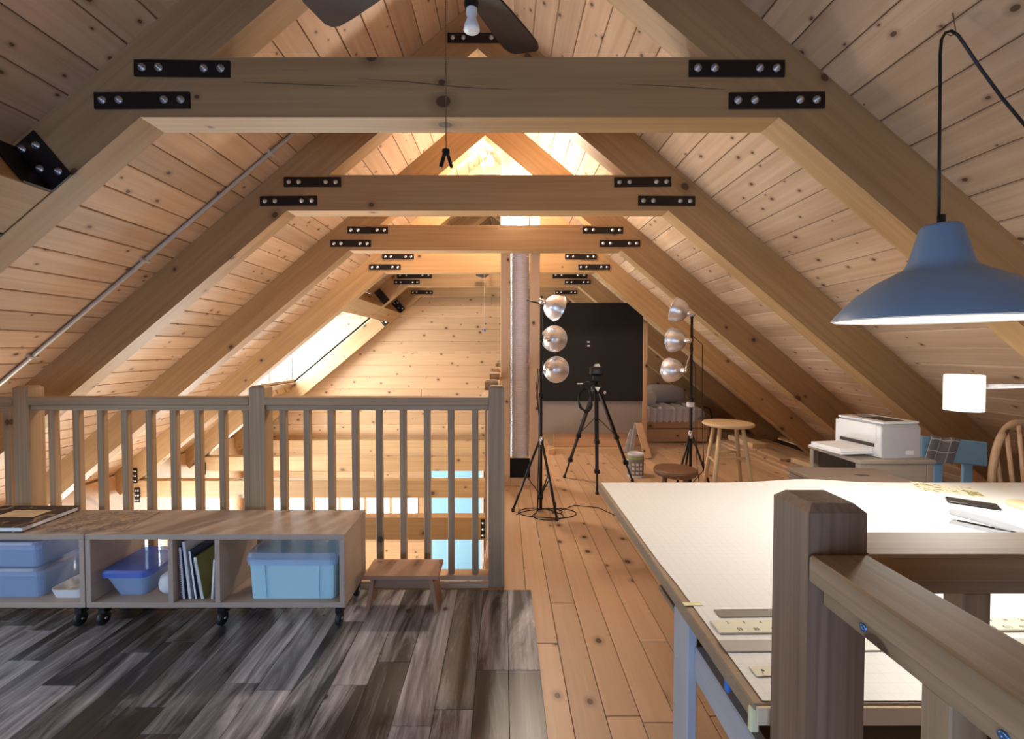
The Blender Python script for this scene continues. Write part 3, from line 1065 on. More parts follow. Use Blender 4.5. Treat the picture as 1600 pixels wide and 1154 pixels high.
# lamp at the ridge, ahead of the fourth truss
LY = 4.95
rlamp = thing('ridge_lamp', 'bright bulbs and small steel balls hanging just under the far ridge', 'lamp', P(762, 215, LY))
base = P(762, 206, LY)
tube('cord', [base - Vector(rlamp.location) + Vector((-.06, 0, .12)), P(755, 262, LY) - Vector(rlamp.location)], .004, BLACK, rlamp, 6)
for py in (222, 240, 258):
    c = P(755, py, LY) - Vector(rlamp.location)
    lathe('steel_ball', [(.002, -.032), (.02, -.025), (.031, -.008), (.031, .008), (.02, .025), (.002, .032)], DUCTM, rlamp, T(*c), 14)
for py in (227, 252):
    c = P(766, py, LY) - Vector(rlamp.location)
    lathe('bulb', [(.002, -.05), (.03, -.042), (.045, -.015), (.042, .015), (.022, .04), (.018, .06)], BULB, rlamp, T(*c), 14)
    tube('bulb_arm', [c + Vector((0, 0, .06)), P(755, py - 8, LY) - Vector(rlamp.location)], .006, CHROME, rlamp, 6)
for py in (227, 252):
    add_light('ridge_bulb_light', 'POINT', P(766, py, LY - .08), 38, (1.0, .85, .68), .06)
cl_ = thing('added_bulb_lamp', 'added lit bulb on the front of the pine duct posts, behind a collar tie', 'lamp', (.10, 4.42, 2.84))  # invented bulb, added to brighten the posts and the far right
tube('lamp_arm', [(-.06, .0, .06), (-.05, -.10, .06), (0, -.10, .05)], .007, BLACK, cl_, 8)
box('clamp', (.01, 4.395, 2.87), (.07, 4.4195, 2.93), BLACK, cl_)
lathe('bulb', [(.002, -.05), (.03, -.042), (.045, -.015), (.042, .015), (.022, .04), (.018, .06)], BULB, cl_, T(0, -.10, 0), 14)
add_light('added_bulb_light', 'POINT', (.10, 4.28, 2.80), 52, (1.0, .86, .70), .06)  # light of the added bulb on the posts

# conduit on the left slope
u, nn, o = slope_M(-1, 0, 0, -.012)
pts = []
cy = 2.86
for s in (1.2, 3.0, 5.6):
    uu, n2, oo = slope_M(-1, s, cy, -.014)
    pts.append(oo)
cdt = thing('conduit', 'grey electrical conduit running down the left ceiling slope', 'conduit', pts[0])
tube('pipe', [p - pts[0] for p in pts], .0125, GREYC, cdt, 10)
for s in (1.7, 2.75, 3.7):
    uu, n2, oo = slope_M(-1, s, cy, -.012)
    link('clip', box_mesh(.02, .06, .03, GREYC, .002), cdt, axes(uu, (0, -1, 0), n2, oo - pts[0]))

# ------------------------------------------------------------------ ceiling fans


def blade_mesh():
    out = []
    # outline in XY: root at x=.16, tip at x=.535
    half = [(.15, .030), (.19, .046), (.30, .060), (.42, .070), (.49, .072), (.52, .062), (.533, .044)]
    top = [(x, w) for x, w in half] + [(x, -w) for x, w in reversed(half)]
    n = len(top)
    v = [(x, y, .004) for x, y in top] + [(x, y, -.004) for x, y in top]
    f = [tuple(range(n)), tuple(range(n, 2 * n))[::-1]]
    for i in range(n):
        j = (i + 1) % n
        f.append((j, i, n + i, n + j))
    return mesh_of(v, f, FANW)


def ceiling_fan(loc, label, a0, pull=True):
    f = thing('ceiling_fan', label, 'ceiling fan', loc, group='ceiling fans')
    lathe('motor_housing', [(.02, .16), (.07, .15), (.105, .11), (.11, .05), (.095, .02), (.06, .0), (.05, -.04), (.001, -.045)], BLACK, f, None, 24)
    tube('down_rod', [(0, 0, .15), (0, 0, ZC - .02 - loc[2])], .012, BLACK, f, 10)
    lathe('canopy', [(.065, ZC - .1 - loc[2]), (.06, ZC - .15 - loc[2]), (.03, ZC - .2 - loc[2])], BLACK, f, None, 20)
    me = blade_mesh()
    for q in range(4):
        a = a0 + q * math.pi / 2
        M = RZ(a) @ RX(math.radians(12))
        b = link('blade', me, f, M)
        bar('blade_iron', M @ Vector((.08, 0, .006)), M @ Vector((.21, 0, .008)), .03, .006, BLACK, f)
    return f


fz = 2.5
f1 = ceiling_fan((RX0, 1.285, fz), 'dark walnut ceiling fan close by at the top of the picture', math.radians(90 - 29.4))
# spotlight kit under the near fan
for (px, py, ang) in ((736, 40, 0),):
    if ang == 0:
        c = P(737, 48, 1.30) - Vector(f1.location)
    else:
        c = Vector((.1 * math.cos(ang), .1 * math.sin(ang), -.15))
    stem0 = Vector((0, 0, -.03))
    topc = c + Vector((-.006, 0, .075))
    tube('lamp_arm', [stem0, (stem0 + topc) / 2 + Vector((0, 0, .02)), topc + Vector((0, 0, .03))], .006, BLACK, f1, 8)
    sk = lathe('lamp_socket', [(.001, .10), (.02, .098), (.022, .07), (.018, .058)], BLACK, f1, T(*c), 14)
    lathe('spot_bulb', [(.016, .064), (.016, .046), (.012, .036), (.022, .012), (.0235, .002), (.021, .0), (.001, .002)], OFFBULB, sk, T(*c), 16)
cp = P(697, 236, 1.22) - Vector(f1.location)
ct = Vector((cp.x, cp.y, -.04))
nbead = 90
prof = []
ln = ct.z - cp.z
for k in range(nbead):
    z = -ln * k / nbead
    prof += [(.0006, z), (.0019, z - ln / nbead * .5), (.0006, z - ln / nbead * .98)]
BRASS = plain('aged_brass', (.25, .19, .12), .4, .8)
lathe('pull_chain', prof, BRASS, f1, T(*ct), 6)
pk = link('chain_pull', box_mesh(.02, .014, .01, BLACK, .003), f1, T(*cp))
for s in (-1, 1):
    bar('pull_leg', cp + Vector((0, 0, .006)), cp + Vector((s * .015, 0, -.044)), .012, .009, BLACK, pk)

f2 = ceiling_fan((RX0, 6.1, 2.42), 'distant dark ceiling fan beyond the silver duct', math.radians(20))
c0 = P(757, 470, 6.05) - Vector(f2.location)
cp = P(757, 516, 6.05) - Vector(f2.location)
tube('pull_chain', [(cp.x, cp.y, -.04), cp], .003, GREYC, f2, 6)
lathe('chain_pull', [(.001, .02), (.014, .012), (.014, -.012), (.001, -.02)], BLUEPL, f2, T(*cp), 10)

# ------------------------------------------------------------------ pendant lamp
LD = 1.405
rc = P(1467, 499, LD)
pl = thing('pendant_lamp', 'slate blue metal pendant lamp hanging lit over the white table', 'pendant lamp', rc)
S = 274 * LD / F / 2 / .19           # scale of the shade profile (rim radius .19)
prof = [(.190, .0), (.189, .004), (.172, .026), (.145, .056), (.110, .083), (.078, .101), (.060, .112), (.0535, .126), (.052, .132), (.036, .196), (.031, .203), (.006, .206)]
outer = [(r * S, z * S) for r, z in prof]
inner = [(max(r - .004, .001) * S, z * S - .003) for r, z in prof]
lathe('shade', outer, LAMPBLUE, pl, None, 48)
lathe('shade_lining', inner[::-1] + [(.186 * S, -.0005), outer[0]], LAMPIN, pl, None, 48, label='white enamel inside of the shade')
lathe('cord_grip', [(.011, .205 * S), (.011, .205 * S + .028), (.004, .205 * S + .03)], BLACK, pl, None, 14)
lathe('lamp_holder', [(.022, .19 * S), (.022, .12 * S), (.001, .118 * S)], WHITEP, pl, None, 16)
lathe('bulb', [(.013, .12 * S), (.03, .085 * S), (.034, .062 * S), (.022, .035 * S), (.001, .03 * S)], BULB, pl, None, 16)
loop = [(0, 0, .205 * S + .02)]
pts = [(1467, 350), (1467.5, 250), (1469, 130), (1469, 85), (1471, 62), (1477, 51), (1486, 48), (1497, 55), (1508, 71), (1530, 104), (1565, 152), (1610, 206), (1680, 296)]
cp_ = [P(px, py, LD) - rc for i, (px, py) in enumerate(pts)]
tube('cord', cp_, .0042, BLACK, pl, 8)
hk = P(1486, 47, LD) - rc
zc = ZC - SL * (rc.x + hk.x - RX0) - rc.z
tube('hook', [hk + Vector((-.008, 0, -.001)), hk + Vector((-.012, 0, -.012)), hk + Vector((0, 0, -.018)), hk + Vector((.014, 0, -.008)), hk + Vector((.012, 0, .012)), Vector((hk.x + .004, hk.y, zc - .002))], .0016, BRASS, pl, 6)
add_light('pendant_bulb_light', 'SPOT', rc + Vector((0, 0, .03)), 15, (1.0, .97, .92), .06)
sp = bpy.data.lights['pendant_bulb_light']; sp.spot_size = math.radians(158); sp.spot_blend = .5

# ------------------------------------------------------------------ swing-arm lamp
AY = 1.72
ac = P(1506, 613, AY)
al = thing('swing_arm_lamp', 'white cylinder wall lamp lit on a thin horizontal arm', 'lamp', ac)
rr = 23.5 * AY / F; hh = 28 * AY / F
lathe('lamp_shade', [(rr, -hh), (rr, hh * .9), (rr * .97, hh), (rr * .3, hh + .002), (.001, hh + .002)], SHADEW, al, None, 32)
lathe('bulb', [(.001, -.03), (.02, -.02), (.022, 0), (.012, .03), (.01, .05)], BULB, al, None, 14)
a0 = P(1529, 604, AY) - ac
xr = (ZI - (a0.z + ac.z)) / SL + RX0 + .04
tube('arm', [a0, (xr - ac.x, .04, a0.z + .01)], .0085, WHITEP, al, 10)
box('wall_bracket', (xr - .03, Y1 - .07, a0.z + ac.z - .05), (xr + .03, Y1 - .0005, a0.z + ac.z + .07), WHITEP, al)
add_light('swing_lamp_light', 'POINT', ac - Vector((0, 0, hh + .03)), 3, (1, .94, .84), .03)

# ------------------------------------------------------------------ work table
TZ = .73
TX0, TY0, TY1, TX1 = .443, .782, 2.1, 2.75
tb = thing('work_table', 'large white-topped work table under the blue pendant lamp', 'table', ((TX0 + TX1) / 2, 1.44, 0))
box('table_top', (TX0, TY0, TZ - .036), (TX1, TY1, TZ - .002), PLY, tb, .003, label='plywood slab with bare brown edge')
# white gridded sheet, lifting slightly along its far edge
nx, ny = 60, 10
v, fcs = [], []
for i in range(nx + 1):
    for j in range(ny + 1):
        xx = TX0 + .014 + (TX1 - TX0 - .02) * i / nx
        yy = TY0 + .006 + (TY1 - TY0 - .006) * j / ny
        if j <= 3: xx = max(xx, TX0 + .02)
        lift = 0
        if j > 6:
            e = ((j - 6) / 4) ** 2
            lift = e * .017 * math.exp(-((xx - 1.42) / .2) ** 2)
        v.append((xx - tb.location.x, yy - tb.location.y, TZ + lift))
for i in range(nx):
    for j in range(ny):
        a = i * (ny + 1) + j
        fcs.append((a, a + ny + 1, a + ny + 2, a + 1))
link('grid_sheet', mesh_of(v, fcs, GRID, True), tb, None, 'white vinyl sheet with a faint grid')
box('leg', (TX0 + .002, 1.07, 0), (TX0 + .026, 1.16, TZ - .037), GREYW, tb)
for xx, yy in ((1.15, TY1 - .16), (TX1 - .12, TY0 + .03), (TX1 - .12, TY1 - .16)):
    box('leg', (xx, yy, 0), (xx + .03, yy + .09, TZ - .037), GREYW, tb)
box('apron', (TX0 + .018, TY0, .56), (TX0 + .043, 1.069, .64), GREYW, tb)
box('under_shelf', (TX0 + .044, TY0 + .02, .60), (1.6, 1.40, .615), PLY, tb)
for zz in (.44, .56):
    lathe('screw_head', [(.004, 0), (.004, .0015), (.0005, .001)], BOLT, tb, W(tb, T(TX0 + .0018, 1.14, zz) @ RY(-R90)), 10)
box('edge_strip', (TX0 + .004, TY0 - .006, TZ - .036), (TX1, TY0 - .0005, TZ - .004), TAN, tb)
pt = PZ(1077, 943, TZ + .001)
tp = link('edge_tape', box_mesh(.045, .014, .0012, YELLOWT, .0004), tb, W(tb, T(pt.x + .008, pt.y, TZ + .0008)))
box('latch', (TX0 - .004, TY0 + .0, TZ - .055), (TX0 + .012, TY0 + .012, TZ - .01), YELLOWT, tb)
lathe('blue_clip', [(.001, -.018), (.006, -.012), (.007, .010), (.001, .018)], BLUEPL, tb, W(tb, T(TX0 + .014, .90, TZ - .055)), 10)


# rulers on the table
def flat(name, px, py, L_, w, t, mat, label, cat, rz=0, z=TZ, group=None, extra=None):
    """A flat strip whose left end's middle is at the pixel; lies on the table."""
    p = PZ(px, py, z + t)
    r = thing(name, label, cat, (p.x, p.y, z + .0008), rz, group)
    link('blade', box_mesh(L_, w, t, mat, .0005), r, T(L_ / 2, 0, t / 2))
    return r


r1 = flat('steel_ruler', 1120, 957.5, .62, .030, .002, RULERM, 'dark grey steel ruler lying farthest of the rulers on the table', 'ruler', math.radians(1))
r2 = flat('scale_ruler', 1117, 978, .95, .046, .004, IVORY, 'wide ivory ruler with printed numbers on the white table', 'ruler', math.radians(.8))
for q in range(24):
    text('number', str(2 + q), .011, INK, r2, T(.035 + q * .038, .012, .0042))
    text('number', str(65 + 3 * q), .013, INK, r2, T(.05 + q * .038, -.012, .0042) @ RZ(math.pi))
r3 = flat('steel_ruler', 1128, 1008.5, .80, .036, .002, plain('light_steel_rule', (.50, .49, .45), .4, .3), 'plain grey straightedge lying nearest the ivory ruler', 'ruler', math.radians(.5))
r4 = flat('small_ruler', 1176, 1048, .16, .027, .002, IVORY, 'short ivory ruler with a punched hole, near the newel post', 'ruler', math.radians(2))
lathe('hole', [(.0001, 0), (.0032, 0)], INK, r4, T(.02, 0, .0023), 12)
for q in range(5): text('number', str(q + 1), .008, INK, r4, T(.016 + q * .026, -.008, .0022))

# things on the far right of the table
p = PZ(1478, 764, TZ)
dwg = link('botanical_drawing', box_mesh(.21, .15, .0015, DRAW, .0004), None, T(p.x, p.y, TZ + .002) @ RZ(math.radians(-27)))
tag(dwg, 'cream card with a drawing of olive-green stems on the table', 'drawing')
p = PZ(1519, 788, TZ)
phn = thing('phone', 'black slab phone lying behind the white stapler', 'phone', (p.x, p.y, TZ), math.radians(-38))
link('body', box_mesh(.15, .072, .009, BLACK, .003), phn, T(0, 0, .0055))
link('screen', box_mesh(.14, .064, .0006, plain('dark_glass', (.03, .03, .03), .12), .0002), phn, T(0, 0, .0103))
a_, b_ = PZ(1484, 815, TZ), PZ(1584, 838, TZ)
dv = (b_ - a_); ang = math.atan2(dv.y, dv.x)
sp_ = thing('stapler', 'large white and grey stapler on the table', 'stapler', (a_.x, a_.y, TZ + .0005), ang)
LS = .20
prism('base', [(0, .002), (.01, .010), (LS * .55, .012), (LS, .022), (LS, 0), (.005, 0)], .036, STAPG, sp_, T(0, -.018, 0))
prism('anvil', [(.02, .0125), (LS * .55, .0145), (LS * .55, .012), (.02, .0105)], .018, INK, sp_, T(0, -.009, 0))
prism('arm', [(-.004, .038), (.004, .052), (.03, .056), (LS * .6, .048), (LS, .034), (LS, .018), (LS * .7, .024), (0, .036)], .032, STAPG, sp_, T(0, -.016, 0))
prism('magazine', [(0, .030), (0, .036), (LS * .75, .024), (LS * .75, .017)], .022, PRINTS, sp_, T(0, -.011, 0))
p = PZ(1606, 792, TZ)
ds = lathe('wooden_disc', [(.001, .012), (.058, .012), (.06, .010), (.06, .002), (.058, 0), (.001, 0)], TAN, None, T(p.x, p.y, TZ + .0005), 32)
tag(ds, 'round tan disc at the right edge of the table', 'disc')
# bags under the table
bag = thing('cloth_bag', 'dark bag with a pink edge under the near corner of the table', 'bag', (.66, 1.0, 0))
for nm, M, mt, sc in (('body', T(0, 0, .17), DARKBAG, (.14, .17, .17)), ('pink_edge', T(-.135, -.02, .28), PINK, (.012, .10, .03))):
    v = []
    prof = [(.001, -1)] + [(math.cos(a) ** .45, math.sin(a)) for a in [x * math.pi / 12 for x in range(-5, 6)]] + [(.001, 1)]
    me = lathe_mesh(prof, mt, 20)
    for vv in me.vertices:
        w_ = 1 + .07 * math.sin(5 * vv.co.x + 3 * vv.co.z) + .05 * math.sin(7 * vv.co.y)
        vv.co = Vector((vv.co.x * sc[0] * w_, vv.co.y * sc[1] * w_, vv.co.z * sc[2]))
    link(nm, me, bag, M)
bin_ = thing('fabric_bin', 'purple-grey fabric bin on the floor under the table, seen between the balusters', 'bin', (1.08, 1.12, 0))
for lo, hi in (((-.24, -.2, .003), (.24, .2, .02)), ((-.24, -.2, .02), (-.22, .2, .42)), ((.22, -.2, .02), (.24, .2, .42)), ((-.22, -.2, .02), (.22, -.18, .42)), ((-.22, .18, .02), (.22, .2, .42))):
    box('side' if hi[2] > .1 else 'bottom', Vector(lo) + bin_.location, Vector(hi) + bin_.location, PURPLE, bin_, .006)
link('stuffing', box_mesh(.42, .34, .1, PURPLE, .04), bin_, T(0, 0, .37))

# ------------------------------------------------------------------ low shelves on casters
SY0, SY1, SZ0, SZ1 = 2.14, 2.47, .108, .466


def caster(parent, x, y):
    r = parent
    w = lathe('caster', [(.001, -.012), (.030, -.012), (.034, -.006), (.034, .006), (.030, .012), (.001, .012)], RUBBER, parent,
              W(r, T(x, y, .0405) @ RY(math.pi / 2)), 18)
    box('caster_fork', (x - .018, y - .012, .066), (x + .018, y + .03, .1075), BLACK, w, .003)
    lathe('axle_cap', [(.007, 0), (.007, .004), (.001, .005)], BOLT, w, W(r, T(x + .012, y, .0405) @ RY(math.pi / 2)), 10)
    return w


def shelf(label, x0, x1, divs):
    s = thing('low_shelf', label, 'shelf', ((x0 + x1) / 2, (SY0 + SY1) / 2, SZ0), group='low shelves on casters')
    box('top_panel', (x0, SY0, SZ1 - .026), (x1, SY1, SZ1), SHELFW, s, .0015)
    box('bottom_panel', (x0, SY0, SZ0), (x1, SY1, SZ0 + .024), SHELFW, s, .0015)
    for d in [x0, x1 - .025] + divs:
        box('upright', (d, SY0, SZ0 + .0245), (d + .025, SY1, SZ1 - .0265), SHELFW, s, .0015)
    return s


sA = shelf('low laminate shelf on casters, right one with the clear blue box', -2.025, -.772, [-1.627, -1.40])
for xx, yy in ((-1.385, 2.17), (-.81, 2.17), (-1.97, 2.17), (-1.385, 2.43), (-.81, 2.43), (-1.97, 2.43)):
    caster(sA, xx, yy)
sB = shelf('low laminate shelf on casters, left one holding stacked plastic tubs', -3.28, -2.030, [-2.68])
for xx, yy in ((-2.08, 2.165), (-2.7, 2.17), (-2.08, 2.43), (-3.2, 2.17)):
    caster(sB, xx, yy)


def tub(name, label, x0, x1, y0, y1, z0, z1, body, lid, lidh=.02, taper=.012, ribs=False, rim=.01, cat='storage box'):
    t = thing(name, label, cat, ((x0 + x1) / 2, (y0 + y1) / 2, z0))
    hx, hy, h = (x1 - x0) / 2, (y1 - y0) / 2, z1 - z0 - lidh
    nC = 5

    def ring(hx, hy, z, r):
        out = []
        for cx, cy, a0 in ((hx - r, hy - r, 0), (-hx + r, hy - r, 90), (-hx + r, -hy + r, 180), (hx - r, -hy + r, 270)):
            for q in range(nC):
                a = math.radians(a0 + 90 * q / (nC - 1))
                out.append((cx + r * math.cos(a), cy + r * math.sin(a), z))
        return out

    def loft(rings, cap0=True, cap1=True):
        v = [p for r in rings for p in r]
        n = len(rings[0]); f = []
        for i in range(len(rings) - 1):
            for k in range(n):
                k2 = (k + 1) % n
                f.append((i * n + k, i * n + k2, (i + 1) * n + k2, (i + 1) * n + k))
        if cap0: f.append(tuple(range(n))[::-1])
        if cap1: f.append(tuple((len(rings) - 1) * n + k for k in range(n)))
        return v, f
    th = .004
    v, f = loft([ring(hx - taper - rim, hy - taper - rim, 0, .025), ring(hx - rim, hy - rim, h, .03), ring(hx - rim - th, hy - rim - th, h, .028), ring(hx - taper - rim - th, hy - taper - rim - th, th, .022)], True, True)
    bd = link('body', mesh_of(v, f, body, False), t)
    if lid:
        v, f = loft([ring(hx - .002, hy - .002, h - lidh * .7, .034), ring(hx, hy, h + lidh * .4, .036), ring(hx - .008, hy - .008, h + lidh, .03)], False, True)
        link('lid', mesh_of(v, f, lid, False), t)
    if ribs:
        for xr_ in (-.6, .62, .95):
            bar('rib', (xr_ * hx * .93, -hy + rim + taper - .004, .006), (xr_ * hx * .96, -hy + rim - .003, h - .02), .006, .006, body, t)
        tube('latch', [(hx - .01, -hy * .55, h - .01), (hx + .004, -hy * .55, h - .03), (hx - .012, -hy * .5, h - .06)], .006, BLACK, t, 6)
    return t


tub('storage_box', 'clear blue plastic storage box with lid in the right shelf bay', -1.268, -.815, SY0 + .015, SY1 - .02, SZ0 + .025, .365, CLEAR, CLEARL, .035, .01, True)
c1 = tub('document_wallet', 'folded pale papers inside the clear blue storage box', -1.22, -.88, SY0 + .06, SY1 - .06, SZ0 + .031, .21, LINEN, None, 0, .01, cat='papers')
tub('storage_box', 'low clear tub with a deep blue lid in the second shelf bay', -1.985, -1.745, SY0 + .02, SY1 - .02, SZ0 + .025, .275, CLEARG, LIDB, .02, .04)
eg = lathe('speaker_pod', [(.001, -.045), (.03, -.042), (.048, -.02), (.052, .01), (.045, .04), (.025, .056), (.001, .06)], WHITEP, None, T(-1.686, 2.24, .1335 + .0455) @ RZ(.4), 20)
tag(eg, 'rounded pale grey pod beside the blue-lidded tub', 'pod')
tub('storage_box', 'lower clear tub of the stack in the left shelf', -2.68 + .05, -2.265, SY0 + .02, SY1 - .02, SZ0 + .025, .285, CLEARG, CLEARL, .02, .02)
tub('storage_box', 'upper clear tub of the stack in the left shelf', -2.68 + .06, -2.27, SY0 + .02, SY1 - .02, .2858, .415, CLEARG, CLEARL, .02, .02)
tub('tray', 'small open pale tray beside the stacked tubs', -2.25, -2.062, SY0 + .02, SY0 + .2, SZ0 + .025, .178, WHITEP, None, 0, .012, cat='tray')
box('stack_content', (-2.56, SY0 + .06, SZ0 + .04), (-2.34, SY1 - .06, .21), CARDB)
tag(bpy.data.objects['stack_content'], 'brown contents inside the lower clear tub of the left shelf', 'contents')
bpy.data.objects['stack_content'].name = 'packed_fabric'
# notebooks in the narrow bay (x -1.602..-1.40)
bk = [(-1.572, .012, .26, -.06, COVER, True, 'thin dark spiral notebook leaning leftmost in the shelf bay'),
      (-1.543, .014, .285, -.10, WHITEP, False, 'tall white notebook leaning in the shelf bay'),
      (-1.513, .012, .24, -.12, COVER, False, 'dark blue notebook leaning against the white one'),
      (-1.480, .018, .21, -.17, OLIVE, True, 'olive spiral sketchbook leaning in the shelf bay'),
      (-1.435, .010, .195, .07, WHITEP, False, 'slim white notebook leaning right against the divider')]
for bx, tw, hgt, tilt, mt, spiral, lab in bk:
    b = thing('notebook', lab, 'notebook', (bx, SY0 + .03, SZ0 + .0245), group='notebooks in the shelf bay')
    R_ = RY(tilt)
    zoff = abs(math.sin(tilt)) * tw / 2
    d = .22 if mt is not OLIVE else .20
    link('cover', box_mesh(tw, d, hgt, mt, .001), b, T(0, 0, zoff) @ R_ @ T(0, d / 2, hgt / 2))
    link('pages', box_mesh(tw * .7, d * .98, hgt * .985, PAPER, .0005), b, T(0, 0, zoff) @ R_ @ T(0, d / 2 - .004, hgt / 2))
    if spiral:
        pts = []
        nt_ = 22
        for q in range(nt_ * 6):
            a = q / 6 * 2 * math.pi
            pts.append(Vector((.008 * math.cos(a), -.004 + .006 * math.sin(a), .01 + (hgt - .02) * q / (nt_ * 6))))
        tube('spiral', [T(0, 0, zoff) @ R_ @ p for p in pts], .0012, WHITEP, b, 5)
# books and prints on top of the shelves
pr = link('art_print', box_mesh(.40, .26, .002, PICT, .0005), None, T(-2.08, 2.30, SZ1 + .0012) @ RZ(math.radians(2)))
tag(pr, 'faded brown art print lying on top of the low shelves', 'print')
bkk = thing('large_book', 'large dark picture book lying on the left shelf top', 'book', (-2.56, 2.31, SZ1))
link('cover', box_mesh(.42, .30, .004, BOOKC, .001), bkk, T(0, 0, .026))
link('pages', box_mesh(.41, .285, .02, PAPER, .001), bkk, T(0, 0, .014))
link('cover', box_mesh(.42, .30, .004, BOOKC, .001), bkk, T(0, 0, .002))
link('title_panel', box_mesh(.2, .1, .0006, TAN, .0001), bkk, T(.03, .03, .0285))
# step stool
ss = thing('step_stool', 'small brown wooden step stool by the railing', 'stool', (-.53, 2.36, .0055))
link('top', box_mesh(.385, .19, .022, STOOLW, .004), ss, T(0, 0, .182))
link('apron', box_mesh(.30, .016, .06, STOOLW, .002), ss, T(0, -.045, .14))
link('apron', box_mesh(.30, .016, .06, STOOLW, .002), ss, T(0, .05, .14))
for s in (-1, 1):
    bar('leg', (s * .150, -.0, .171), (s * .178, 0, .004), .15, .02, STOOLW, ss, .002, up=(0, 1, 0)) if False else \
        prism('leg', [(s * .140, .171), (s * .160, .171), (s * .188, 0), (s * .168, 0)], .155, STOOLW, ss, T(0, -.08, 0))

# ------------------------------------------------------------------ studio lights


def reflector(parent, c, d, mount, r=.112):
    """Clamp-light dish; c = middle of the rim, d = the way it faces."""
    d = Vector(d).normalized()
    M = aim(c, d)
    k = r / .112
    prof = [(.112, .0), (.1135, .003), (.110, .0), (.106, -.03), (.096, -.062), (.078, -.092), (.052, -.115), (.028, -.125), (.022, -.127)]
    dsh = lathe('reflector', [(a * k, b * k) for a, b in prof], ALU, parent, M, 32)
    lathe('reflector_lining', [(a * k - .003, b * k + .002) for a, b in prof[2:]] + [(.001, -.122 * k)], ALU, dsh, M, 32)
    lathe('lamp_holder', [(.022, -.125 * k), (.024, -.16 * k), (.018, -.185 * k), (.001, -.187 * k)], CHROME, dsh, M, 16)
    lathe('bulb', [(.013, -.12 * k), (.03, -.07 * k), (.03, -.05 * k), (.001, -.03 * k)], OFFBULB, dsh, M, 14)
    tail = M @ Vector((0, 0, -.165 * k))
    tube('clamp_arm', [tail, mount], .007, CHROME, dsh, 8)
    lathe('clamp_knob', [(.001, -.018), (.015, -.014), (.015, .014), (.001, .018)], BLACK, dsh, T(*mount), 10)


def light_stand(loc, label, top, hub, feet, heads):
    s = thing('light_stand', label, 'studio light', loc)
    L0 = Vector(loc)
    tube('pole', [(0, 0, .02), (0, 0, hub + .03), (0, 0, top)], [.013, .013, .011], BLACK, s, 10)
    h = lathe('hub', [(.02, hub - .03), (.024, hub - .02), (.024, hub + .03), (.016, hub + .04)], CHROME, s, None, 14)
    lathe('lower_collar', [(.02, .10), (.02, .14)], BLACK, s, None, 12, True)
    for fx, fy in feet:
        lg = tube('leg', [(fx * .06, fy * .06, hub), (fx, fy, .012)], .010, BLACK, s, 8)
        bar('leg_brace', (fx * .52, fy * .52, hub * .5), (0, 0, .13), .012, .006, BLACK, lg)
        lathe('foot', [(.013, -.012), (.014, .012), (.010, .02)], RUBBER, lg, T(fx, fy, .0125), 10, True)
    lathe('height_clamp', [(.018, top * .52), (.02, top * .52 + .02), (.02, top * .52 + .05), (.014, top * .52 + .06)], BLACK, s, None, 12, True)
    for c, d, mt in heads:
        reflector(s, Vector(c) - L0, d, Vector(mt) - L0)
    return s


D1 = 3.74
b1 = PZ(845, 784, 0)
b1 = Vector(((845.5 - PX) * D1 / F, D1, 0))
px0 = b1.x
heads = [(P(872, 482, D1), (.88, .38, -.34), (px0, D1, P(0, 470, D1).z)),
         (P(866, 529, D1 + .05), (.40, .90, .05), (px0, D1, P(0, 531, D1).z)),
         (P(869, 577, D1 + .05), (.42, .88, -.10), (px0, D1, P(0, 579, D1).z))]
ls1 = light_stand(b1, 'studio light stand with three silver reflectors beside the silver duct', P(0, 462, D1).z, .59,
                  [(-.235, -.02), (.11, -.22), (.13, .10)], heads)
tube('handle_rod', [Vector((px0, D1, P(0, 474, D1).z)) - b1, P(823, 469, D1) - b1], .007, BLACK, ls1, 8)
for off, sag in ((0, .0), (.012, .02)):
    pts = [Vector((-.014 - off, -.01, P(0, 575, D1).z - b1.z)), Vector((-.03 - off, -.02, 1.0)), Vector((-.018, -.02, .8)), Vector((-.02, -.02, .5)), Vector((-.016 - off, -.02, .2)), Vector((-.03, -.03, .006))]
    tube('cable', pts, .0035, BLACK, ls1, 6)
D2 = 4.0
b2 = Vector(((1080.5 - PX) * D2 / F, D2, 0))
px0 = b2.x
heads = [(P(1053, 483, D2), (-.78, .55, .30), (px0, D2, P(0, 494, D2).z)),
         (P(1050, 531, D2 + .05), (-.62, .78, .04), (px0, D2, P(0, 531, D2).z)),
         (P(1046, 578, D2 + .05), (-.50, .86, -.02), (px0, D2, P(0, 545, D2).z))]
ls2 = light_stand(b2, 'studio light stand with three silver reflectors in front of the bed', P(0, 490, D2).z, .59,
                  [(-.20, -.10), (.17, -.14), (.02, .22)], heads)
lathe('white_clamp', [(.03, -.02), (.034, -.01), (.034, .02), (.02, .025)], WHITEP, ls2, T(-.005, 0, P(0, 632, D2).z), 12, True)
for dx in (.05, .11):
    top_ = P(0, 560 - 600 * (dx - .05), D2).z
    tube('cable', [(.01, .01, top_), (dx, .03, top_ - .08), (dx, .03, 1.1), (dx + .01, .03, .6), (dx + .02, .02, .3), (dx + .05, 0, .02)], .0035, BLACK, ls2, 6)
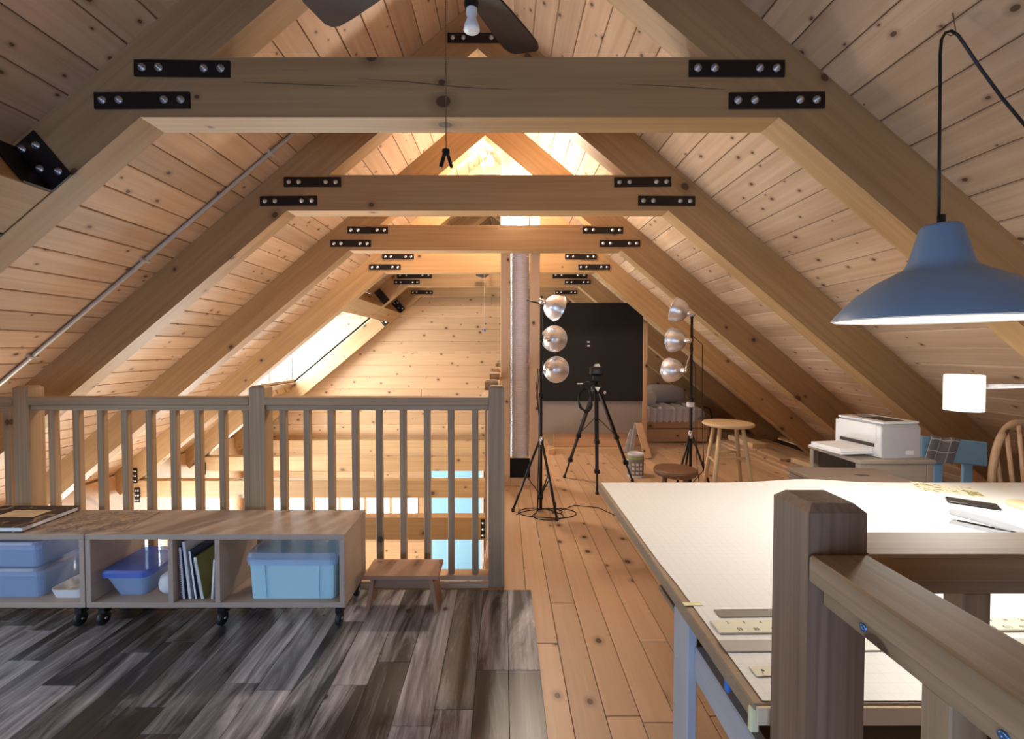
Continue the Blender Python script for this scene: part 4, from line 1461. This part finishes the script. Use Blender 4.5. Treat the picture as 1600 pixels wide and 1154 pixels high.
# cable loops on the floor under the left stand
cb = []
for q in range(70):
    a = q * .23
    rr_ = .10 + .05 * math.sin(q * .37) + q * .0012
    cb.append(Vector((rr_ * math.cos(a) * 1.2, rr_ * math.sin(a) * .8, .005)))
cc = thing('power_cord', 'tangled black power cord coiled on the floor by the left light stand', 'cord', (b1.x + .03, D1 - .08, 0))
tube('cord', cb, .0035, BLACK, cc, 6)
tl = thing('power_cord', 'thin black cord trailing across the pine floor towards the table', 'cord', (b1.x + .2, D1, 0))
tube('cord', [Vector((-.05, -.02, .004)), Vector((.1, .12, .004)), Vector((.3, .06, .004)), Vector((.45, -.22, .004)), Vector((.52, -.45, .004))], .0032, BLACK, tl, 6)

# ------------------------------------------------------------------ camera tripod
TD = 4.45
tc_ = Vector(((932 - PX) * TD / F, TD, 0))
tp = thing('camera_tripod', 'black camera tripod carrying a small camera before the black backdrop', 'tripod', tc_)
apz = P(0, 608, TD).z
for fx, fy in ((PZ(882, 746, 0).x - tc_.x, PZ(882, 746, 0).y - TD), (PZ(933, 772, 0).x - tc_.x, PZ(933, 772, 0).y - TD), (PZ(988, 752, 0).x - tc_.x, PZ(988, 752, 0).y - TD)):
    a = Vector((fx * .06, fy * .06, apz)); e = Vector((fx, fy, .012))
    m1 = a.lerp(e, .52); m2 = a.lerp(e, .80)
    lg = bar('leg', a, m1, .040, .026, BLACK, tp)
    bar('leg_section', m1, m2, .032, .02, BLACK, lg)
    tube('leg_tube', [m2, e], .010, BLACK, lg, 8)
    for mm in (m1, m2):
        link('leg_lock', box_mesh(.05, .05, .04, BLACK, .006), lg, T(*mm))
    lathe('foot', [(.012, -.012), (.018, -.008), (.016, .012), (.008, .02)], RUBBER, lg, T(*e), 10, True)
    bar('spreader', a.lerp(e, .50), (0, 0, apz - .27), .016, .006, BLACK, tp)
tube('centre_column', [(0, 0, .48), (0, 0, apz + .1)], .015, BLACK, tp, 12)
lathe('crown', [(.02, apz - .05), (.055, apz - .02), (.055, apz + .03), (.03, apz + .05)], BLACK, tp, None, 16, True)
prism('bright_plate', [(-.025, 0), (.03, 0), (.008, -.05)], .012, CHROME, tp, T(-.005, -.07, apz + .03))
tube('pan_handle', [(0, -.02, apz + .09), (-.16, -.05, apz + .065)], .008, BLACK, tp, 8)
link('handle_grip', box_mesh(.06, .016, .016, CHROME, .004), tp, T(-.17, -.055, apz + .062))
lathe('knob', [(.015, -.01), (.018, 0), (.015, .015)], CHROME, tp, T(.075, -.03, apz - .03) @ RY(1.2), 12, True)
link('head_block', box_mesh(.07, .07, .06, BLACK, .006), tp, T(0, 0, apz + .11))
cm = thing('camera', 'small black camera mounted on the tripod head', 'camera', (tc_.x, tc_.y, apz + .141))
link('body', box_mesh(.13, .07, .085, BLACK, .01), cm, T(0, 0, .044))
prism('viewfinder_hump', [(-.035, 0), (.035, 0), (.02, .03), (-.02, .03)], .05, CHROME, cm, T(0, -.025, .085))
lathe('lens', [(.034, 0), (.034, .05), (.03, .07), (.026, .07), (.001, .05)], BLACK, cm, T(0, .035, .042) @ RX(-math.pi / 2), 20)
link('rear_screen', box_mesh(.06, .003, .045, plain('dim_screen', (.06, .07, .08), .2), .001), cm, T(-.01, -.036, .04))
cl = []
for q in range(80):
    a = q / 80 * 2 * math.pi * 4
    r_ = .085 + .012 * math.sin(q * .9)
    cl.append(Vector((r_ * .75 * math.cos(a), .012 * math.sin(q * .31), r_ * 1.3 * math.sin(a))))
cw = thing('coiled_cable', 'coil of black cable hanging from the tripod handle', 'cable', (tc_.x - .12, tc_.y - .07, apz - .1))
tube('coil', cl, .005, BLACK, cw, 6)

# ------------------------------------------------------------------ backdrop
BD = 5.9
bx0, bx1 = (845 - PX) * BD / F, (1004 - PX) * BD / F
zb = P(0, 676, BD).z
bdp = thing('photo_backdrop', 'black backdrop panel over grey cloth on a pine easel', 'backdrop', ((bx0 + bx1) / 2, BD, 0))
zt_, zm = P(0, 473, BD).z, P(0, 626, BD).z
box('grey_cloth', (bx0, BD + .004, zb), (bx1, BD + .012, zm + .02), GREYCLOTH, bdp, .001, label='grey cloth below the black panel')
n_ = zt_ - .12
prism('black_panel', [(bx0, zm), (bx1, zm), (bx1, zt_ - .13), (bx1 - .16, zt_), (bx0, zt_)], .02, BLACKM, bdp, W(bdp, T(0, BD - .018, 0)))
for xx, zz, nm in ((926, 543, 'white_tab'), (926, 549, 'white_tab')):
    p = P(xx - 7, zz - 9, BD - .02)
    box(nm, (p.x - .012, BD - .022, p.z - .009), (p.x + .022, BD - .0185, p.z + .009), WHITEP, bdp, .001)
box('easel_upright', (bx1 + .002, BD - .02, .0), (bx1 + .06, BD + .03, P(0, 492, BD).z - .1), PINE_F, bdp)
box('easel_upright', (bx0 - .07, BD + .014, .0), (bx0 - .004, BD + .05, 1.5), PINE_F, bdp)
box('cross_board', (P(867, 0, BD).x, BD + .03, P(0, 698, BD).z), (bx1 - .01, BD + .05, P(0, 677, BD).z), PINE_F, bdp, .004)
box('base_board', (P(848, 0, BD).x, BD - .03, P(0, 707, BD).z), (P(990, 0, BD).x, BD + .028, P(0, 699, BD).z), BIRCH, bdp, .003)
box('base_foot', (P(856, 0, BD).x, BD - .16, .0), (P(867, 0, BD).x, BD + .04, .075), PINE_F, bdp, .003)
q0, q1 = P(1003, 664, 5.6), P(1013, 718, 5.5)
aft = thing('wooden_trestle', 'leaning pine trestle foot beside the paint can', 'trestle', (q1.x, q1.y, 0))
bar('board', Vector((q0.x - q1.x, .25, q0.z)), (0, 0, .012), .085, .024, PINE_F, aft, up=(0, 1, 0))
bar('board', Vector((q0.x - q1.x - .02, .27, q0.z)), Vector((-.13, .30, .012)), .05, .024, GREYW, aft, up=(0, 1, 0))
bar('board', Vector((q0.x - q1.x - .05, .36, q0.z - .1)), Vector((-.19, .34, .012)), .05, .024, GREYW, aft, up=(0, 1, 0))

# ------------------------------------------------------------------ bed under the eave
bd = thing('bed', 'low pine bed under the eave with drawer and rumpled white bedding', 'bed', (2.55, 6.5, 0))
bX0, bX1, bY0, bY1 = 1.98, 2.98, 6.46, 7.85
box('side_board', (bX0, bY0, .22), (bX1, bY0 + .03, .34), PINE_F, bd)
box('drawer_front', (bX0, bY0 - .005, .02), (bX1 - .04, bY0 + .02, .20), PINE_F, bd)
box('bed_base', (bX0, bY0 + .031, .10), (bX1, bY1, .30), PINE_F, bd)
box('bed_leg', (bX1 - .06, bY0 - .004, 0), (bX1, bY0 + .06, .30), PINE_F, bd) if False else None


def soft(name, cx, cy, cz, sx, sy, sz, mat, parent, seed, amp=.06, power=.5, rot=0):
    r_ = random.Random(seed)
    ph = [r_.uniform(0, 6) for _ in range(6)]
    v, f = [], []
    nu, nv = 28, 16
    for i in range(nv + 1):
        th = -math.pi / 2 + math.pi * i / nv
        for j in range(nu):
            a = 2 * math.pi * j / nu
            def sgp(x, p): return math.copysign(abs(x) ** p, x)
            x_, y_ = sgp(math.cos(a), power) * abs(math.cos(th)) ** power, sgp(math.sin(a), power) * abs(math.cos(th)) ** power
            z_ = sgp(math.sin(th), .8)
            w_ = 1 + amp * (math.sin(9 * x_ + ph[0]) * math.sin(7 * y_ + ph[1]) + .6 * math.sin(17 * x_ + 5 * y_ + ph[2]))
            v.append((x_ * sx, y_ * sy, z_ * sz * w_))
    for i in range(nv):
        for j in range(nu):
            j2 = (j + 1) % nu
            f.append((i * nu + j, i * nu + j2, (i + 1) * nu + j2, (i + 1) * nu + j))
    return link(name, mesh_of(v, f, mat, True), parent, T(cx, cy, cz) @ RZ(rot))


soft('mattress', -.06, .68, .39, .50, .66, .11, LINEN, bd, 1, .03, .25)
# blanket falling over the side board
v, f = [], []
nu, nv = 60, 14
for i in range(nu + 1):
    for j in range(nv + 1):
        xx = -.56 + .80 * i / nu
        t_ = j / nv
        zz = .505 - .02 * math.sin(i * .5) if t_ < .5 else .505 - (t_ - .5) * 2 * .19
        yy = (.50 - t_ * 2 * .56) if t_ < .5 else -.065 - .012 * math.sin(i * .9 + t_ * 2)
        zz += .012 * math.sin(i * .9) * math.sin(t_ * 7) + (.01 * math.sin(i * 2.3) if t_ > .9 else 0)
        v.append((xx, yy, zz))
for i in range(nu):
    for j in range(nv):
        a = i * (nv + 1) + j
        f.append((a, a + 1, a + nv + 2, a + nv + 1))
link('blanket', mesh_of(v, f, LINEN, True), bd)
pw1 = soft('pillow', 2.09, 6.68, .635, .14, .16, .115, LINEN, None, 3, .05, .5, .5)
tag(pw1, 'white pillow leaning at the left end of the bed', 'pillow')
pw2 = soft('pillow', 2.50, 7.08, .655, .34, .2, .14, LINENG, None, 4, .05, .6, -.1)
tag(pw2, 'large grey pillow in the middle of the bed', 'pillow')
tube('bed_end_tube', [(.44, -.06, .0), (.44, -.06, .42), (.41, -.05, .50), (.33, -.04, .53)], .014, STEEL, bd, 10)

# ------------------------------------------------------------------ paint can and stools
p = PZ(996, 746, 0)
pc = thing('paint_can', 'paint can with a grey picture label on the pine floor', 'paint can', (p.x, 4.78, 0))
lathe('can', [(.001, .001), (.085, .001), (.087, .006), (.085, .012), (.085, .235), (.088, .24), (.088, .247), (.080, .247), (.078, .242), (.001, .242)], DUCTM, pc, None, 28)
lathe('label', [(.0856, .018), (.0856, .19)], CANLAB, pc, None, 28)
lathe('label_band', [(.0856, .19), (.0856, .225)], CANTOP, pc, None, 28)
for r_ in range(3):
    for q in range(3):
        a = math.radians(-122 + 28 * q)
        M = T(.0865 * math.cos(a), .0865 * math.sin(a), .05 + r_ * .045) @ RZ(a + R90)
        link('picture', box_mesh(.026, .001, .026, WHITEP if (q + r_) % 2 else TAN, 0), pc, M)
tube('wire_handle', [(.088 * math.cos(a), -.01 - .05 * math.sin(a), .20 - .10 * math.sin(a)) for a in [math.pi * q / 10 for q in range(11)]], .002, CHROME, pc, 6)


def round_stool(loc, label, zt, r, leg_r, spread, mat, seatmat, rings, seat_t=.03, n=4, rot=.6):
    s = thing('round_stool', label, 'stool', loc)
    lathe('seat', [(.001, zt - seat_t), (r * .9, zt - seat_t), (r * .985, zt - seat_t * .7), (r, zt - seat_t * .4), (r * .97, zt - .003), (r * .9, zt), (.001, zt - .002)], seatmat, s, None, 36)
    legs = []
    for q in range(n):
        a = rot + 2 * math.pi * q / n
        t0 = Vector((math.cos(a) * r * .62, math.sin(a) * r * .62, zt - seat_t + .004))
        t1 = Vector((math.cos(a) * spread, math.sin(a) * spread, .002))
        tube('leg', [t0, t0.lerp(t1, .5), t1], [leg_r * .85, leg_r * 1.1, leg_r * .8], mat, s, 10)
        legs.append((t0, t1))
    for q in range(n):
        a, b = legs[q], legs[(q + 1) % n]
        k = rings[q % len(rings)]
        f_ = 1 - k / zt
        tube('stretcher', [a[0].lerp(a[1], f_), b[0].lerp(b[1], f_)], leg_r * .6, mat, s, 8)
    return s


sd = 3.7
round_stool(((1139 - PX) * sd / F, sd, 0), 'tall blond wooden bar stool with round seat', P(0, 659, sd).z, .198, .017, .235, BIRCH, BIRCH, (.50, .45))
sd = 3.5
round_stool(((1057 - PX) * sd / F, sd, 0), 'low round stool with carved brown leather seat', P(0, 731, sd).z, .165, .017, .17, STOOLW, LEATHER, (.2,), .05, 4, .35)

# ------------------------------------------------------------------ printer corner
pd = 2.62
zt = .752
pt = thing('printer_table', 'small weathered wooden table carrying the printer', 'table', (2.15, 2.64, 0))
link('top', box_mesh(.42, .42, .022, OLDW, .003), pt, T(0, 0, zt - .011))
for sx in (-.185, .185):
    for sy in (-.185, .185):
        link('leg', box_mesh(.729, .035, .035, OLDW, .003), pt, T(sx, sy, .3648) @ RY(R90))
link('front_board', box_mesh(.33, .018, .16, OLDW, .002), pt, T(0, -.19, zt - .103))
link('back_board', box_mesh(.33, .018, .16, OLDW, .002), pt, T(0, .19, zt - .103))
link('shelf_board', box_mesh(.40, .40, .018, OLDW, .002), pt, T(0, 0, .56))
prn = thing('printer', 'compact white laser printer with paper in its open tray', 'printer', (2.185, 2.63, zt), math.radians(-83))
# local: front (tray side) faces -Y
pw, pdp, ph = .30, .235, .195
prism('body', [(-pw / 2, .0), (pw / 2, .0), (pw / 2, ph - .03), (pw / 2 - .02, ph - .008), (0, ph), (-pw / 2 + .02, ph - .008), (-pw / 2, ph - .03)], pdp, PRINTS, prn, T(0, -pdp / 2 + .01, .001))
link('front_panel', box_mesh(pw * .98, .012, ph * .9, WHITEP, .004), prn, T(0, -pdp / 2 + .004, ph * .47))
link('tray_slot', box_mesh(pw * .74, .004, .02, INK, .001), prn, T(0, -pdp / 2 - .004, .068))
link('front_flap', box_mesh(pw * .80, .006, .10, WHITEP, .002), prn, T(0, -pdp / 2 - .003, .135))
link('top_cover', box_mesh(pw * .97, pdp * .97, .012, WHITEP, .004), prn, T(0, .01, ph + .001))
link('output_slot', box_mesh(pw * .58, pdp * .5, .004, INK, .001), prn, T(.02, .01, ph + .007))
link('output_ramp', box_mesh(pw * .30, pdp * .42, .006, GREYCLOTH, .001), prn, T(-.07, .01, ph + .0085))
link('badge', box_mesh(.05, .002, .022, WHITEP, .001), prn, T(pw / 2 + .001, .06, .03) @ RZ(R90))
link('paper_tray', box_mesh(pw * .76, .20, .010, WHITEP, .003), prn, T(0, -pdp / 2 - .11, .025))
link('paper_stack', box_mesh(.205, .20, .020, PAPER, .001), prn, T(0, -pdp / 2 - .105, .041))
pp = thing('loose_papers', 'loose white sheets on the shelf under the printer', 'paper', (2.06, 2.50, .569 - .012), .3)
v, f = [], []
for i in range(9):
    for j in range(7):
        xx, yy = -.1 + .2 * i / 8, -.08 + .14 * j / 6
        v.append((xx, yy, .022 - max(0, (-yy - .02)) ** 1.2 * 1.6 + .006 * math.sin(i * 1.1)))
for i in range(8):
    for j in range(6):
        a = i * 7 + j
        f.append((a, a + 7, a + 8, a + 1))
link('sheet', mesh_of(v, f, PAPER, True), pp)
bxc = thing('storage_carton', 'dark brown carton with an oval hand hole behind the table', 'box', (1.75, 2.265, 0), math.radians(-3))
link('body', box_mesh(.44, .26, .70, CARDB, .004), bxc, T(0, 0, .351))
link('lid', box_mesh(.455, .275, .02, CARDB, .004), bxc, T(0, 0, .712))
lathe('hand_hole', [(.0001, .0), (.03, .0)], INK, bxc, T(.06, -.01, .7226) @ Matrix.Diagonal((1.3, .5, 1, 1)), 16)

# blue chair with a plaid cloth
ch = thing('blue_chair', 'blue painted wooden chair behind the table', 'chair', (2.735, 2.72, 0), math.radians(-14))
zt = P(0, 687, 2.70).z
link('back_board', box_mesh(.335, .03, .145, BLUEP, .006), ch, T(0, 0, zt - .07) @ RX(-.12) @ RY(.07))
for sx in (-.075, .075):
    bar('back_post', (sx, .005, .02 + .42), (sx, 0, zt - .10), .045, .025, BLUEP, ch, up=(0, 1, 0))
link('seat', box_mesh(.34, .32, .025, BLUEP, .006), ch, T(0, -.17, .43))
for sx in (-.14, .14):
    for sy in (-.30, -.03):
        link('leg', box_mesh(.415, .03, .03, BLUEP, .003), ch, T(sx, sy, .2085) @ RY(R90))
v, f = [], []
nu, nv = 14, 20
for i in range(nu + 1):
    for j in range(nv + 1):
        xx = -.075 + .15 * i / nu
        t_ = (j / nv) * .30
        sk = .28 * (t_ - .06)
        if t_ < .10: yy, zz = .026, -.10 + t_
        elif t_ < .14: yy, zz = .026 - (t_ - .10) / .04 * .052, .0 + .006 * math.sin((t_ - .10) / .04 * math.pi)
        else: yy, zz = -.026 - .006 * math.sin(i * .8), -(t_ - .14) * .95
        v.append((xx - sk * .8, yy, zz + .004 * math.sin(i * .7)))
for i in range(nu):
    for j in range(nv):
        a = i * (nv + 1) + j
        f.append((a, a + nv + 1, a + nv + 2, a + 1))
me = mesh_of(v, f, PLAID, True)
uv = me.uv_layers.new(name='UVMap')
for lp in me.loops:
    i_, j_ = divmod(lp.vertex_index, nv + 1)
    uv.data[lp.index].uv = (i_ / nu, j_ / nv)
cl = link('plaid_cloth', me, None, T(2.735, 2.72, 0) @ RZ(math.radians(-14)) @ T(-.03, 0, zt + .004) @ RX(-.12) @ RY(.07))
tag(cl, 'grey plaid cloth draped over the back of the blue chair', 'cloth')

# windsor chair
wc = thing('windsor_chair', 'brown bow-back spindle chair at the right edge behind the table', 'chair', (2.68, 2.27, 0), math.radians(10))
bow = [(.23 * math.cos(a), .0 + .05 * math.sin(a), .46 + .52 * math.sin(a) ** .8) for a in [math.pi * q / 24 for q in range(25)]]
tube('bow', bow, .016, BIRCH if False else PINE_F, wc, 10)
for q in range(-2, 3):
    xx = q * .068
    a = math.acos(max(-1, min(1, xx * 1.25 / .23)))
    tube('spindle', [(xx, .0, .455), (xx * 1.25, .05 * math.sin(a), .46 + .52 * math.sin(a) ** .8)], [.011, .009], PINE_F, wc, 8)
lathe('seat', [(.001, .42), (.19, .42), (.215, .435), (.21, .458), (.001, .452)], PINE_F, wc, T(0, -.16, 0) @ Matrix.Diagonal((1.12, 1, 1, 1)), 28)
for sx in (-1, 1):
    for sy in (-.30, -.03):
        tube('leg', [(sx * .13, sy, .425), (sx * .2, sy + (.05 if sy > -.1 else -.05), .002)], [.017, .013], PINE_F, wc, 8)

# lumber pile under the right eave
lum = [(3.14, 5.62, .0, 1.7, .14, .024, 1, PINE_F), (3.295, 5.66, .0, 1.8, .14, .024, 0, PINE_F), (3.20, 5.70, .025, 1.5, .14, .024, 2, PINE_F),
       (3.44, 5.6, .0, 1.6, .14, .024, 0, PINE_F), (3.38, 5.6, .025, 1.5, .12, .024, 1, OLDW), (3.29, 5.80, .05, 1.2, .14, .03, 0, PINE_F),
       (3.28, 6.05, .081, .6, .18, .06, 2, BIRCH), (3.40, 5.02, .05, .32, .12, .05, 6, BIRCH)]
LL = ['bottom plank of the lumber pile nearest the stool', 'second bottom plank of the lumber pile', 'long plank on the two bottom ones in the lumber pile', 'plank at the eave side of the lumber pile',
      'grey weathered plank in the lumber pile', 'upper pine plank of the lumber pile', 'white-ended offcut on top of the lumber pile', 'short blond block on the near end of the lumber pile']
for (xx, yy, zz, ln_, w_, t_, ang, mt), lab in zip(lum, LL):
    o = link('lumber_plank', box_mesh(ln_, w_, t_, mt, .003), None, T(xx, yy, zz + t_ / 2 + .001) @ RZ(math.radians(90 + ang)))
    tag(o, lab, 'plank', 'lumber pile under the eave')
